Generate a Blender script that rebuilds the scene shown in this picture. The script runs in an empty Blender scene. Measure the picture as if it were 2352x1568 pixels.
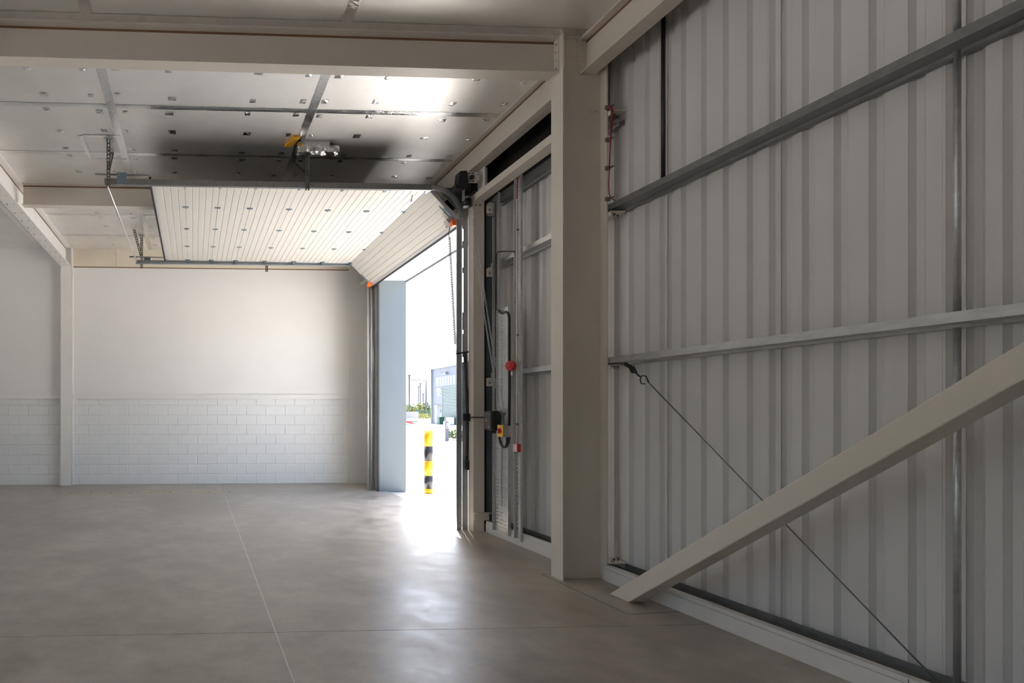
import bpy, bmesh, math, random
from mathutils import Vector, Matrix
random.seed(7)
S = bpy.context.scene
COL = S.collection

# ------------------------------------------------------------------ camera
F, HZ, H, VX = 1300.0, 946.0, 1.65, 446.0
CX = VX + F * F / 28495.0
AN = math.atan((CX - VX) / F)
CA, SA = math.cos(AN), math.sin(AN)
cam = bpy.data.cameras.new('camera')
cam.sensor_width = 36.0
cam.lens = 36.0 * F / 2352.0
cam.shift_x = (1176.0 - CX) / 2352.0
cam.shift_y = (HZ - 784.0) / 2352.0
cam.clip_end = 900.0
co = bpy.data.objects.new('camera', cam)
COL.objects.link(co)
co.location = (0, 0, H)
co.rotation_euler = (math.pi / 2, 0, -AN)
S.camera = co

# ------------------------------------------------------------------ light
SUN_DIR = Vector((-0.27, -0.77, -1.25)).normalized()
w = bpy.data.worlds.new('World')
S.world = w
w.use_nodes = True
wn, wl = w.node_tree.nodes, w.node_tree.links
wn.clear()
sky = wn.new('ShaderNodeTexSky')
sky.sky_type = 'NISHITA'
sky.sun_disc = False
sky.sun_elevation = math.radians(57)
sky.sun_rotation = math.radians(19)
sky.air_density = 1.0
sky.dust_density = 3.0
bg = wn.new('ShaderNodeBackground')
bg.inputs['Strength'].default_value = 0.45
wo = wn.new('ShaderNodeOutputWorld')
wl.new(sky.outputs[0], bg.inputs['Color'])
wl.new(bg.outputs[0], wo.inputs['Surface'])
sl = bpy.data.lights.new('sun', 'SUN')
sl.energy = 17.0
sl.angle = math.radians(0.55)
sl.color = (1.0, 0.95, 0.88)
so = bpy.data.objects.new('sun', sl)
COL.objects.link(so)
so.location = (20, 40, 60)
so.rotation_euler = SUN_DIR.to_track_quat('-Z', 'Y').to_euler()

S.view_settings.view_transform = 'Standard'
S.view_settings.look = 'None'
S.view_settings.gamma = 1.0
S.view_settings.use_curve_mapping = False
S.view_settings.exposure = 1.22
S.cycles.max_bounces = 14
S.cycles.diffuse_bounces = 8
S.cycles.glossy_bounces = 5


# ------------------------------------------------------------------ pixel -> place helpers
def ray(px, py):
    u = (px - CX) / F
    return Vector((u * CA + SA, CA - u * SA, (HZ - py) / F))


def onZ(px, py, z=0.0):
    r = ray(px, py)
    return r * ((z - H) / r.z) + Vector((0, 0, H))


def onX(px, py, x):
    r = ray(px, py)
    return r * (x / r.x) + Vector((0, 0, H))


def onY(px, py, y):
    r = ray(px, py)
    return r * (y / r.y) + Vector((0, 0, H))


# ------------------------------------------------------------------ materials
MATS = {}


def mat(name, col, rough=0.5, metal=0.0, var=0.0, scale=5.0, bump=0.0, bscale=60.0, rvar=0.0,
        spec=0.5, stretch=(1, 1, 1), detail=4.0, col2=None, coat=0.0):
    m = bpy.data.materials.new(name)
    m.use_nodes = True
    nt = m.node_tree
    n, l = nt.nodes, nt.links
    p = n['Principled BSDF']
    p.inputs['Base Color'].default_value = (*col, 1)
    p.inputs['Roughness'].default_value = rough
    p.inputs['Metallic'].default_value = metal
    p.inputs['Specular IOR Level'].default_value = spec
    if coat:
        p.inputs['Coat Weight'].default_value = coat
        p.inputs['Coat Roughness'].default_value = 0.15
    if var or rvar or bump:
        geo = n.new('ShaderNodeNewGeometry')
        mp = n.new('ShaderNodeMapping')
        mp.inputs['Scale'].default_value = stretch
        l.new(geo.outputs['Position'], mp.inputs['Vector'])
        nz = n.new('ShaderNodeTexNoise')
        nz.inputs['Scale'].default_value = scale
        nz.inputs['Detail'].default_value = detail
        nz.inputs['Roughness'].default_value = 0.6
        l.new(mp.outputs[0], nz.inputs['Vector'])
        if var or col2:
            cr = n.new('ShaderNodeValToRGB')
            a = [max(0, c * (1 - var)) for c in col]
            b = [min(1, c * (1 + var)) for c in (col2 or col)]
            cr.color_ramp.elements[0].position = 0.32
            cr.color_ramp.elements[1].position = 0.68
            cr.color_ramp.elements[0].color = (*a, 1)
            cr.color_ramp.elements[1].color = (*b, 1)
            l.new(nz.outputs['Fac'], cr.inputs['Fac'])
            l.new(cr.outputs[0], p.inputs['Base Color'])
        if rvar:
            mr = n.new('ShaderNodeMapRange')
            mr.inputs['From Min'].default_value = 0.3
            mr.inputs['From Max'].default_value = 0.7
            mr.inputs['To Min'].default_value = max(0.03, rough - rvar)
            mr.inputs['To Max'].default_value = min(1.0, rough + rvar)
            l.new(nz.outputs['Fac'], mr.inputs['Value'])
            l.new(mr.outputs[0], p.inputs['Roughness'])
        if bump:
            nb = n.new('ShaderNodeTexNoise')
            nb.inputs['Scale'].default_value = bscale
            nb.inputs['Detail'].default_value = 3.0
            l.new(mp.outputs[0], nb.inputs['Vector'])
            bp = n.new('ShaderNodeBump')
            bp.inputs['Strength'].default_value = bump
            bp.inputs['Distance'].default_value = 0.01
            l.new(nb.outputs['Fac'], bp.inputs['Height'])
            l.new(bp.outputs[0], p.inputs['Normal'])
    MATS[name] = m
    return m


mat('wall_white', (0.80, 0.785, 0.76), 0.65, var=0.015, scale=1.5, bump=0.05, bscale=40)
mat('block_paint', (0.80, 0.795, 0.785), 0.55, var=0.02, scale=6, bump=0.25, bscale=90)
mat('box_board', (0.74, 0.66, 0.53), 0.6, var=0.03, scale=2)
mat('steel_cream', (0.68, 0.625, 0.545), 0.42, var=0.02, scale=3, bump=0.03, bscale=120)
mat('steel_white', (0.80, 0.775, 0.745), 0.42, var=0.02, scale=3, bump=0.03, bscale=120)
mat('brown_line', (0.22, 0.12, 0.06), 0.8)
mat('liner', (0.67, 0.655, 0.64), 0.38, var=0.012, scale=2)
mat('outer_clad', (0.50, 0.53, 0.55), 0.5)
mat('kerb_white', (0.70, 0.68, 0.655), 0.5, var=0.03, scale=4)
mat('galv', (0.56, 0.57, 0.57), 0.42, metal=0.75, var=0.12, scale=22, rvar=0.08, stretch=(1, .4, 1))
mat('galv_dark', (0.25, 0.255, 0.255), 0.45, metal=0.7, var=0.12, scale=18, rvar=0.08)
mat('track_steel', (0.42, 0.45, 0.47), 0.38, metal=0.7, var=0.08, scale=12)
mat('foil_tape', (0.80, 0.80, 0.80), 0.20, metal=1.0, var=0.08, scale=9, bump=0.35, bscale=45, rvar=0.08)
mat('foil_crumple', (0.82, 0.82, 0.82), 0.16, metal=1.0, bump=1.0, bscale=30)
mat('insul_yellow', (0.80, 0.42, 0.03), 0.9, var=0.2, scale=40)
mat('door_cream', (0.66, 0.64, 0.59), 0.42, var=0.01, scale=3)
mat('door_outer', (0.035, 0.04, 0.045), 0.45)
mat('alu', (0.66, 0.66, 0.68), 0.35, metal=0.6)
mat('rubber', (0.018, 0.017, 0.018), 0.6)
mat('black', (0.016, 0.015, 0.017), 0.42)
mat('dark_plastic', (0.035, 0.033, 0.038), 0.45)
mat('orange', (0.90, 0.16, 0.01), 0.4)
mat('zinc_blue', (0.24, 0.33, 0.40), 0.3, metal=0.8)
mat('reveal', (0.100, 0.122, 0.138), 0.40, var=0.02, scale=2)
mat('soffit', (0.72, 0.74, 0.74), 0.5)
mat('red', (0.52, 0.012, 0.015), 0.3)
mat('red_cable', (0.32, 0.012, 0.022), 0.45)
mat('white_plastic', (0.82, 0.82, 0.80), 0.4)
mat('pink_label', (0.72, 0.45, 0.43), 0.45)
mat('yellow', (0.90, 0.50, 0.015), 0.45)
mat('grey_box', (0.40, 0.38, 0.35), 0.5)
mat('conduit_cream', (0.62, 0.61, 0.54), 0.45)
mat('hazard_yellow', (0.75, 0.55, 0.08), 0.6, var=0.3, scale=30)
mat('hanger_steel', (0.13, 0.13, 0.115), 0.5, metal=0.3)
mat('gap_shade', (0.020, 0.018, 0.018), 0.7, var=0.2, scale=3)  # near-black colour for the shaded gap above the header
mat('hazard_dark', (0.16, 0.16, 0.16), 0.6)
mat('grout', (0.20, 0.19, 0.18), 0.9)
mat('joint_light', (0.62, 0.61, 0.60), 0.6)
mat('bollard_yellow', (0.62, 0.33, 0.002), 0.35)
mat('bollard_black', (0.02, 0.019, 0.02), 0.3)
mat('ground', (0.58, 0.565, 0.54), 0.85, var=0.06, scale=0.6)
mat('bld_panel', (0.066, 0.082, 0.108), 0.5)
mat('bld_green', (0.095, 0.140, 0.136), 0.5)
mat('bld_frame', (0.06, 0.09, 0.14), 0.5)
mat('bld_trim', (0.12, 0.15, 0.165), 0.5)
mat('glass', (0.22, 0.25, 0.29), 0.08, metal=0.7)
mat('glass_dark', (0.09, 0.12, 0.17), 0.08, metal=0.4)
mat('leaf_yellow', (0.15, 0.155, 0.03), 0.8, var=0.4, scale=3)
mat('leaf_green', (0.05, 0.09, 0.025), 0.8, var=0.4, scale=3)
mat('fence_green', (0.012, 0.055, 0.04), 0.6)
mat('pole', (0.03, 0.03, 0.045), 0.5)
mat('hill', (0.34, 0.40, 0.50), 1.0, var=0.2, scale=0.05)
mat('soil', (0.22, 0.10, 0.07), 0.9, var=0.3, scale=8)
mat('charger', (0.045, 0.045, 0.06), 0.4)
mat('screen_blue', (0.05, 0.20, 0.45), 0.3)
mat('render_white', (0.20, 0.20, 0.20), 0.8, var=0.08, scale=0.5)
mat('timber', (0.45, 0.30, 0.18), 0.7)


def foil():
    m = mat('foil', (0.87, 0.86, 0.84), 0.34, metal=0.92, var=0.04, scale=2.2, bump=0.14, bscale=170)
    n, l = m.node_tree.nodes, m.node_tree.links
    p = n['Principled BSDF']
    q = n.new('ShaderNodeBsdfPrincipled')
    q.inputs['Metallic'].default_value = 0.8
    q.inputs['Roughness'].default_value = 0.58
    for nm in ('Base Color', 'Normal'):
        l.new(p.inputs[nm].links[0].from_socket, q.inputs[nm])
    mx = n.new('ShaderNodeMixShader')
    mx.inputs[0].default_value = 0.70
    l.new(p.outputs[0], mx.inputs[1])
    l.new(q.outputs[0], mx.inputs[2])
    l.new(mx.outputs[0], n['Material Output'].inputs['Surface'])


foil()


def concrete():
    m = bpy.data.materials.new('concrete')
    m.use_nodes = True
    n, l = m.node_tree.nodes, m.node_tree.links
    p = n['Principled BSDF']
    geo = n.new('ShaderNodeNewGeometry')
    a = n.new('ShaderNodeTexNoise')
    a.inputs['Scale'].default_value = 0.55
    a.inputs['Detail'].default_value = 7
    a.inputs['Roughness'].default_value = 0.62
    a.inputs['Distortion'].default_value = 0.6
    b = n.new('ShaderNodeTexNoise')
    b.inputs['Scale'].default_value = 3.2
    b.inputs['Detail'].default_value = 8
    b.inputs['Roughness'].default_value = 0.7
    c = n.new('ShaderNodeTexNoise')
    c.inputs['Scale'].default_value = 140
    c.inputs['Detail'].default_value = 2
    for q in (a, b, c):
        l.new(geo.outputs['Position'], q.inputs['Vector'])
    r1 = n.new('ShaderNodeValToRGB')
    r1.color_ramp.elements[0].position = 0.30
    r1.color_ramp.elements[1].position = 0.72
    r1.color_ramp.elements[0].color = (0.290, 0.252, 0.206, 1)
    r1.color_ramp.elements[1].color = (0.510, 0.462, 0.395, 1)
    l.new(a.outputs['Fac'], r1.inputs['Fac'])
    r2 = n.new('ShaderNodeValToRGB')
    r2.color_ramp.elements[0].position = 0.30
    r2.color_ramp.elements[1].position = 0.75
    r2.color_ramp.elements[0].color = (0.72, 0.72, 0.72, 1)
    r2.color_ramp.elements[1].color = (1.20, 1.21, 1.23, 1)
    l.new(b.outputs['Fac'], r2.inputs['Fac'])
    mx = n.new('ShaderNodeMix')
    mx.data_type = 'RGBA'
    mx.blend_type = 'MULTIPLY'
    mx.inputs['Factor'].default_value = 1.0
    l.new(r1.outputs[0], mx.inputs['A'])
    l.new(r2.outputs[0], mx.inputs['B'])
    l.new(mx.outputs['Result'], p.inputs['Base Color'])
    mr = n.new('ShaderNodeMapRange')
    mr.inputs['From Min'].default_value = 0.3
    mr.inputs['From Max'].default_value = 0.7
    mr.inputs['To Min'].default_value = 0.26
    mr.inputs['To Max'].default_value = 0.56
    ad = n.new('ShaderNodeMath')
    ad.operation = 'ADD'
    ad.inputs[1].default_value = 0.0
    md = n.new('ShaderNodeMix')
    md.data_type = 'FLOAT'
    md.inputs['Factor'].default_value = 0.45
    l.new(a.outputs['Fac'], md.inputs['A'])
    l.new(b.outputs['Fac'], md.inputs['B'])
    l.new(md.outputs['Result'], mr.inputs['Value'])
    l.new(mr.outputs[0], p.inputs['Roughness'])
    p.inputs['Specular IOR Level'].default_value = 0.6
    bp = n.new('ShaderNodeBump')
    bp.inputs['Strength'].default_value = 0.05
    bp.inputs['Distance'].default_value = 0.01
    l.new(b.outputs['Fac'], bp.inputs['Height'])
    l.new(bp.outputs[0], p.inputs['Normal'])
    MATS['concrete'] = m


concrete()


# ------------------------------------------------------------------ mesh builder
def wloc(o):
    v = Vector((0, 0, 0))
    while o is not None:
        v += o.location
        o = o.parent
    return v


class MB:
    def __init__(self):
        self.v, self.f, self.s = [], [], []

    def add(self, vs, fs, smooth=False):
        k = len(self.v)
        self.v += [tuple(q) for q in vs]
        self.f += [tuple(i + k for i in g) for g in fs]
        self.s += [smooth] * len(fs)
        return self

    def box(self, x0, x1, y0, y1, z0, z1):
        x0, x1 = min(x0, x1), max(x0, x1)
        y0, y1 = min(y0, y1), max(y0, y1)
        z0, z1 = min(z0, z1), max(z0, z1)
        vs = [(x, y, z) for z in (z0, z1) for y in (y0, y1) for x in (x0, x1)]
        return self.add(vs, [(0, 2, 3, 1), (4, 5, 7, 6), (0, 1, 5, 4), (2, 6, 7, 3), (0, 4, 6, 2), (1, 3, 7, 5)])

    def ext(self, poly, axis, a, b, caps=True):
        n = len(poly)

        def P(t, u, v):
            return (t, u, v) if axis == 'x' else ((u, t, v) if axis == 'y' else (u, v, t))
        vs = [P(a, u, v) for u, v in poly] + [P(b, u, v) for u, v in poly]
        fs = [(i, (i + 1) % n, n + (i + 1) % n, n + i) for i in range(n)]
        if caps:
            fs += [tuple(range(n)), tuple(range(2 * n - 1, n - 1, -1))]
        return self.add(vs, fs)

    def strip(self, line, axis, a, b):          # open profile swept: a sheet
        n = len(line)

        def P(t, u, v):
            return (t, u, v) if axis == 'x' else ((u, t, v) if axis == 'y' else (u, v, t))
        vs = [P(a, u, v) for u, v in line] + [P(b, u, v) for u, v in line]
        return self.add(vs, [(i, i + 1, n + i + 1, n + i) for i in range(n - 1)])

    def obox(self, p, q, wx, wz, up=(0, 0, 1)):  # bar from p to q
        p, q = Vector(p), Vector(q)
        d = (q - p).normalized()
        s = d.cross(Vector(up))
        if s.length < 1e-4:
            s = d.cross(Vector((1, 0, 0)))
        s.normalize()
        t = s.cross(d).normalized()
        vs = []
        for c in (p, q):
            for a_, b_ in ((-1, -1), (1, -1), (1, 1), (-1, 1)):
                vs.append(c + s * (a_ * wx / 2) + t * (b_ * wz / 2))
        return self.add(vs, [(0, 1, 2, 3), (7, 6, 5, 4), (0, 4, 5, 1), (1, 5, 6, 2), (2, 6, 7, 3), (3, 7, 4, 0)])

    def tube(self, pts, r, n=8, caps=True):
        pts = [Vector(p) for p in pts]
        rings = []
        prev = None
        for i, p in enumerate(pts):
            d = (pts[min(i + 1, len(pts) - 1)] - pts[max(i - 1, 0)]).normalized()
            if prev is None:
                s = d.cross(Vector((0, 0, 1)))
                if s.length < 1e-3:
                    s = d.cross(Vector((1, 0, 0)))
            else:
                s = prev - d * prev.dot(d)
            s.normalize()
            prev = s
            t = d.cross(s)
            rr = r[i] if isinstance(r, (list, tuple)) else r
            rings.append([p + (s * math.cos(2 * math.pi * k / n) + t * math.sin(2 * math.pi * k / n)) * rr for k in range(n)])
        vs = [q for g in rings for q in g]
        fs = []
        for i in range(len(rings) - 1):
            for k in range(n):
                fs.append((i * n + k, i * n + (k + 1) % n, (i + 1) * n + (k + 1) % n, (i + 1) * n + k))
        k0 = len(self.f)
        self.add(vs, fs, True)
        if caps:
            m = (len(rings) - 1) * n
            self.add([], [])
            base = len(self.v) - len(vs)
            self.f += [tuple(base + k for k in range(n)), tuple(base + m + k for k in range(n - 1, -1, -1))]
            self.s += [False, False]
        return self

    def build(self, name, m, parent=None, group=None, base=True):
        if parent is not None:
            off = wloc(parent)
        else:
            xs = [q[0] for q in self.v]
            ys = [q[1] for q in self.v]
            zs = [q[2] for q in self.v]
            off = Vector(((min(xs) + max(xs)) / 2, (min(ys) + max(ys)) / 2, min(zs)))
        me = bpy.data.meshes.new(name)
        me.from_pydata([(q[0] - off[0], q[1] - off[1], q[2] - off[2]) for q in self.v], [], self.f)
        for i, pl in enumerate(me.polygons):
            pl.use_smooth = self.s[i]
        bm = bmesh.new()
        bm.from_mesh(me)
        bmesh.ops.recalc_face_normals(bm, faces=bm.faces)
        bm.to_mesh(me)
        bm.free()
        me.materials.append(MATS[m])
        o = bpy.data.objects.new(name, me)
        COL.objects.link(o)
        if parent is not None:
            o.parent = parent
        else:
            o.location = off
        return o


def B(*a):
    return MB().box(*a)


def tag(o, label=None, cat=None, group=None, kind=None):
    if label:
        o['label'] = label
    if cat:
        o['category'] = cat
    if group:
        o['group'] = group
    if kind:
        o['kind'] = kind
    return o


def struct(o):
    o['kind'] = 'structure'
    return o


def thing(name, label, cat, loc, group=None):
    o = bpy.data.objects.new(name, None)
    o.empty_display_size = 0.1
    COL.objects.link(o)
    o.location = loc
    return tag(o, label, cat, group)


def dup(o, parent, loc):
    c = o.copy()
    COL.objects.link(c)
    c.parent = parent
    c.location = Vector(loc) - (wloc(parent) if parent else Vector((0, 0, 0)))
    return c


def iprof(cu, wd, v0, v1, tf=0.013, tw=0.009, r=0.0):    # I section, flanges horizontal
    h, t = wd / 2, tw / 2
    return [(cu - h, v0), (cu + h, v0), (cu + h, v0 + tf), (cu + t, v0 + tf), (cu + t, v1 - tf), (cu + h, v1 - tf),
            (cu + h, v1), (cu - h, v1), (cu - h, v1 - tf), (cu - t, v1 - tf), (cu - t, v0 + tf), (cu - h, v0 + tf)]


# =================================================================== key sizes
CZ = 5.35           # ceiling underside
YB = 13.0           # back wall face
XW = 4.25           # liner face of the right wall
XO = 4.40           # outer face of the right wall
DY0, DY1 = 7.83, 11.80   # door leaf
OY0, OY1 = 7.80, 11.62   # clear opening
OZ = 4.39           # opening head
XL, YF = -9.0, -6.0      # left and front walls

# =================================================================== the setting
gm = [(XO, 260, -120, 420), (-120, XO, -120, YF - .2), (-120, XL - .2, YF - .2, 420), (XL - .2, XO, YB + .25, 420)]
mbg = MB()
for q_ in gm:
    mbg.box(*q_, -.30, -.03)
struct(mbg.build('ground', 'ground'))
apron = struct(B(4.02, XO, OY0, OY1, -0.30, -0.02).build('trim_3', 'ground'))

# ---- floor: slabs with saw-cut joints
floor = struct(B(XL, 4.02, YF, YB, -0.20, -0.006).build('floor', 'joint_light'))
JX, JY = 0.61, 4.22
g = 0.0045
xs = [(XL, -5.4), (-5.4, JX), (JX, 4.02)]
ys = [(YF, -1.6), (-1.6, JY), (JY, YB)]
for (xa, xb) in xs:
    for (ya, yb) in ys:
        B(xa + (g if xa != XL else 0), xb - (g if xb != 4.02 else 0), ya + (.6 * g if ya != YF else 0), yb - (.6 * g if yb != YB else 0),
          -0.006, 0.0).build('floor_slab', 'concrete', floor)
MB().box(JX - .0045, JX + .0045, YF, 11.2, -.006, -.0004).build('joint_filler', 'joint_light', floor)
MB().box(JX + .0045, 4.0, JY - .0027, JY + .0027, -.006, -.003).box(-5.4, JX - .0045, JY - .0027, JY + .0027, -.006, -.003).build('dark_joint_filler', 'grout', floor)  # dark filler in the cross joint
# saw-cut isolation joint round the column foot
pj = [onZ(1243, 1318), onZ(1444, 1411), onZ(1565, 1404)]
for p, q in ((pj[0], pj[1]), (pj[1], pj[2]), (pj[0], onZ(1266, 1318))):
    MB().obox(p, q, 0.010, 0.0016).build('saw_cut_joint', 'grout', floor)

# ---- ceiling: foil-faced boards, taped seams and taped fixings
ceil = struct(B(XL, XO, YF, YB + .3, CZ + 0.012, CZ + 0.20).build('ceiling', 'grout'))
sx = [-8.355, -5.905, -3.455, -1.005, 1.445, 3.895]
sy = [0.39, 1.675, 2.96, 4.245, 5.53, 6.90, 8.17, 9.455, 10.74, 11.96, 13.25]
for i in range(len(sx) - 1):
    for j in range(len(sy) - 1):
        B(sx[i] + .002, sx[i + 1] - .002, sy[j] + .002, sy[j + 1] - .002, CZ, CZ + .012).build('insulation_board', 'foil', ceil)
B(XL, sx[0], YF, YB, CZ, CZ + .012).build('insulation_board', 'foil', ceil)
B(sx[0], 3.895, YF, sy[0], CZ, CZ + .012).build('insulation_board', 'foil', ceil)
B(3.899, XW + .05, YF, YB, CZ, CZ + .012).build('insulation_board', 'foil', ceil)


def tape(x0, x1, y0, y1, m='foil_tape', nm='tape_strip', h=.003):
    # wrinkled self-adhesive foil: a thin strip with slightly uneven surface
    L = max(x1 - x0, y1 - y0)
    n = max(2, int(L / .09))
    mb = MB()
    along_x = (x1 - x0) > (y1 - y0)
    vs, fs = [], []
    for k in range(n + 1):
        t = k / n
        for e in (0, .5, 1):
            zz = CZ - h - (random.random() * .0035 if e == .5 else 0)
            if along_x:
                vs.append((x0 + (x1 - x0) * t, y0 + (y1 - y0) * e + (random.uniform(-.003, .003) if e != .5 else 0), zz))
            else:
                vs.append((x0 + (x1 - x0) * e + (random.uniform(-.003, .003) if e != .5 else 0), y0 + (y1 - y0) * t, zz))
    for k in range(n):
        for e in range(2):
            a_ = k * 3 + e
            fs.append((a_, a_ + 1, a_ + 4, a_ + 3))
    mb.add(vs, fs, True)
    return mb.build(nm, m, ceil)


for x in (-1.005, 1.445, -3.455):
    for ya, yb in ((4.245, 5.40), (5.60, 9.27), (9.44, 13.0)):
        if x == -3.455 and yb < 9:
            continue
        tape(x - .052, x + .052, ya, yb)
for y in sy[3:-1]:
    if abs(y - 5.53) < .01:
        continue
    for xa, xb in ((-3.3, -1.06), (-.95, 1.39), (1.50, 3.80)):
        tape(xa, xb, y - .042, y + .042)
# perimeter tape along the near beam
tape(-3.0, 3.80, 5.30, 5.40)
pm = None
for i in range(2, 5):
    for ox in (.13, .72, 1.68, 2.27):
        for j in range(3, 10):
            for oy in (.12, .62, 1.15):
                x, y = sx[i] + ox + random.uniform(-.03, .03), sy[j] + oy + random.uniform(-.03, .03)
                if x < -2.7 or x > 3.75 or abs(y - 5.5) < .26 or abs(y - 9.36) < .2 or y > 12.9 or y < 4.6:
                    continue
                if pm is None:
                    mb = MB()
                    hw = .055
                    vs, fs = [], []
                    for a_ in range(5):
                        for b_ in range(5):
                            edge = a_ in (0, 4) or b_ in (0, 4)
                            vs.append((-hw + hw * a_ / 2, -hw + hw * b_ / 2, -.002 - (0 if edge else random.uniform(.001, .010))))
                    for a_ in range(4):
                        for b_ in range(4):
                            k = a_ * 5 + b_
                            fs.append((k, k + 1, k + 6, k + 5))
                    mb.add(vs, fs)
                    me = bpy.data.meshes.new('tape_patch')
                    me.from_pydata(mb.v, [], mb.f)
                    me.materials.append(MATS['foil_tape'])
                    pm = me
                o = bpy.data.objects.new('tape_patch', pm)
                COL.objects.link(o)
                o.parent = ceil
                o.location = Vector((x, y, CZ)) - wloc(ceil)
                o.rotation_euler = (0, 0, random.choice([0, math.pi / 2, math.pi, -math.pi / 2]) + random.uniform(-.12, .12))
                o.scale = (random.uniform(.6, .95), random.uniform(.6, .9), 1)

# ---- back wall: blockwork below, flush boards above
wb = struct(B(XL, XO, YB + 0.011, YB + 0.25, 0, CZ + .2).build('wall_back', 'wall_white'))
BH = 1.955
B(XL, 3.60, YB, YB + .011, 2.0, CZ).build('upper_board', 'wall_white', wb)


def chamf_block(wd, ht, dp=.0105, c=.008):
    vs = [(0, dp, 0), (wd, dp, 0), (wd, dp, ht), (0, dp, ht), (0, c * .7, 0), (wd, c * .7, 0), (wd, c * .7, ht), (0, c * .7, ht),
          (c, 0, c), (wd - c, 0, c), (wd - c, 0, ht - c), (c, 0, ht - c)]
    fs = [(0, 1, 5, 4), (1, 2, 6, 5), (2, 3, 7, 6), (3, 0, 4, 7), (4, 5, 9, 8), (5, 6, 10, 9), (6, 7, 11, 10), (7, 4, 8, 11), (8, 9, 10, 11)]
    return vs, fs


bmesh_cache = {}


def block(x0, x1, z0, z1):
    key = (round(x1 - x0, 3), round(z1 - z0, 3))
    if key not in bmesh_cache:
        vs, fs = chamf_block(*key)
        me = bpy.data.meshes.new('block')
        me.from_pydata(vs, [], fs)
        me.materials.append(MATS['block_paint'])
        bm = bmesh.new()
        bm.from_mesh(me)
        bmesh.ops.recalc_face_normals(bm, faces=bm.faces)
        bm.to_mesh(me)
        bm.free()
        bmesh_cache[key] = me
    o = bpy.data.objects.new('block', bmesh_cache[key])
    COL.objects.link(o)
    o.parent = wb
    o.location = Vector((x0, YB, z0)) - wloc(wb)


bx0 = onY(180, 1100, YB).x
for r in range(9):
    z0, z1 = r * .225 + .005, min(r * .225 + .22, 1.97)
    off = bx0 + (0 if r % 2 == 0 else .225)
    k = -11
    while True:
        xa, xb = off + k * .45 + .005, off + (k + 1) * .45 - .005
        k += 1
        if xa > 3.56:
            break
        if xb < -5.0:
            continue
        block(xa, min(xb, 3.565), z0, z1)
BXL = -5.0
# painted end of the wall beside the door (boxed corner column)
struct(B(3.585, 4.06, YB - .03, YB + .011, 0, CZ).build('wall_return', 'wall_white'))
# dado
t1 = struct(B(-2.735, 3.585, YB - .055, YB, 1.955, 2.05).build('trim_1', 'steel_white'))
t2 = struct(B(-6.5, -3.01, YB - .055, YB, 1.955, 2.05).build('trim_2', 'steel_white'))

# ---- walls out of view
def pierced(nm, axis, t0, t1, u0, u1, holes, zt):
    """Wall with openings: holes are (u0, u1, z0, z1) along the wall."""
    mb = MB()

    def bx(a, b, c, d):
        if b - a < 1e-4 or d - c < 1e-4:
            return
        mb.box(a, b, t0, t1, c, d) if axis == 'x' else mb.box(t0, t1, a, b, c, d)
    cur = u0
    for (a, b, c, d) in sorted(holes):
        bx(cur, a, 0, zt)
        bx(a, b, 0, c)
        bx(a, b, d, zt)
        cur = b
    bx(cur, u1, 0, zt)
    return struct(mb.build(nm, 'wall_white'))


FRONT_FILL = [(-8.4, -7.0, 0.0, 2.4)]     # opening added behind the camera to let in fill light
LEFT_FILL = [(.2, 2.4, 1.4, 3.8), (3.0, 5.2, 1.4, 3.8)]  # window openings added out of view for more fill light
pierced('wall_front', 'x', YF - .2, YF, XL - .2, XO, FRONT_FILL, CZ + .2)
pierced('wall_left', 'y', XL - .2, XL, YF, YB, LEFT_FILL, CZ + .2)
for k, (a, b, c, d) in enumerate(LEFT_FILL):  # frames for the added, unseen fill openings
    wn_ = struct(MB().box(XL - .12, XL - .06, a, b, c, c + .06).box(XL - .12, XL - .06, a, b, d - .06, d).box(XL - .12, XL - .06, a, a + .06, c + .06, d - .06).box(
        XL - .12, XL - .06, b - .06, b, c + .06, d - .06).build('window_%d' % (k + 1), 'alu'))
    MB().box(XL - .12, XL - .06, (a + b) / 2 - .03, (a + b) / 2 + .03, c + .06, d - .06).build('mullion', 'alu', wn_)

# ---- right wall: outer skin with the door opening, profiled liner sheets inside
mb = MB()
mb.box(XW + .045, XO, YF, OY0 - .06, -.05, CZ + .25)
mb.box(XW + .045, XO, OY1 + .06, YB + .25, -.05, CZ + .25)
mb.box(XW + .045, XO, OY0 - .06, OY1 + .06, OZ + .05, CZ + .25)
wr = struct(mb.build('wall_right', 'outer_clad'))
CH = [0.0, .078, .227, .424, .619, .816]      # far edges of the channels, measured down from the lap


def liner_sheet(y_hi, y_lo, z0, z1, edges):
    line = [(XW, y_hi)]
    for k, e in enumerate(edges):
        wd, bt = (.085, .036)
        if e - .085 < y_lo or e > y_hi - .002:
            continue
        line += [(XW, e), (XW + .034, e - .016), (XW + .034, e - .016 - bt), (XW, e - wd)]
    line += [(XW, y_lo)]
    mb = MB()
    a_ = [(u, v) for u, v in line]
    # sheet: front skin with a returned back edge so that it has thickness
    n = len(a_)
    vs = [(u, v, z0) for u, v in a_] + [(u, v, z1) for u, v in a_] + [(u + .004, v, z0) for u, v in a_] + [(u + .004, v, z1) for u, v in a_]
    fs = []
    for i in range(n - 1):
        fs += [(i, i + 1, n + i + 1, n + i), (2 * n + i, 3 * n + i, 3 * n + i + 1, 2 * n + i + 1),
               (i, 2 * n + i, 2 * n + i + 1, i + 1), (n + i, n + i + 1, 3 * n + i + 1, 3 * n + i)]
    fs += [(0, n, 3 * n, 2 * n), (n - 1, 3 * n - 1, 4 * n - 1, 2 * n - 1)]
    mb.add(vs, fs)
    return mb.build('liner_sheet', 'liner', wr)


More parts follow.
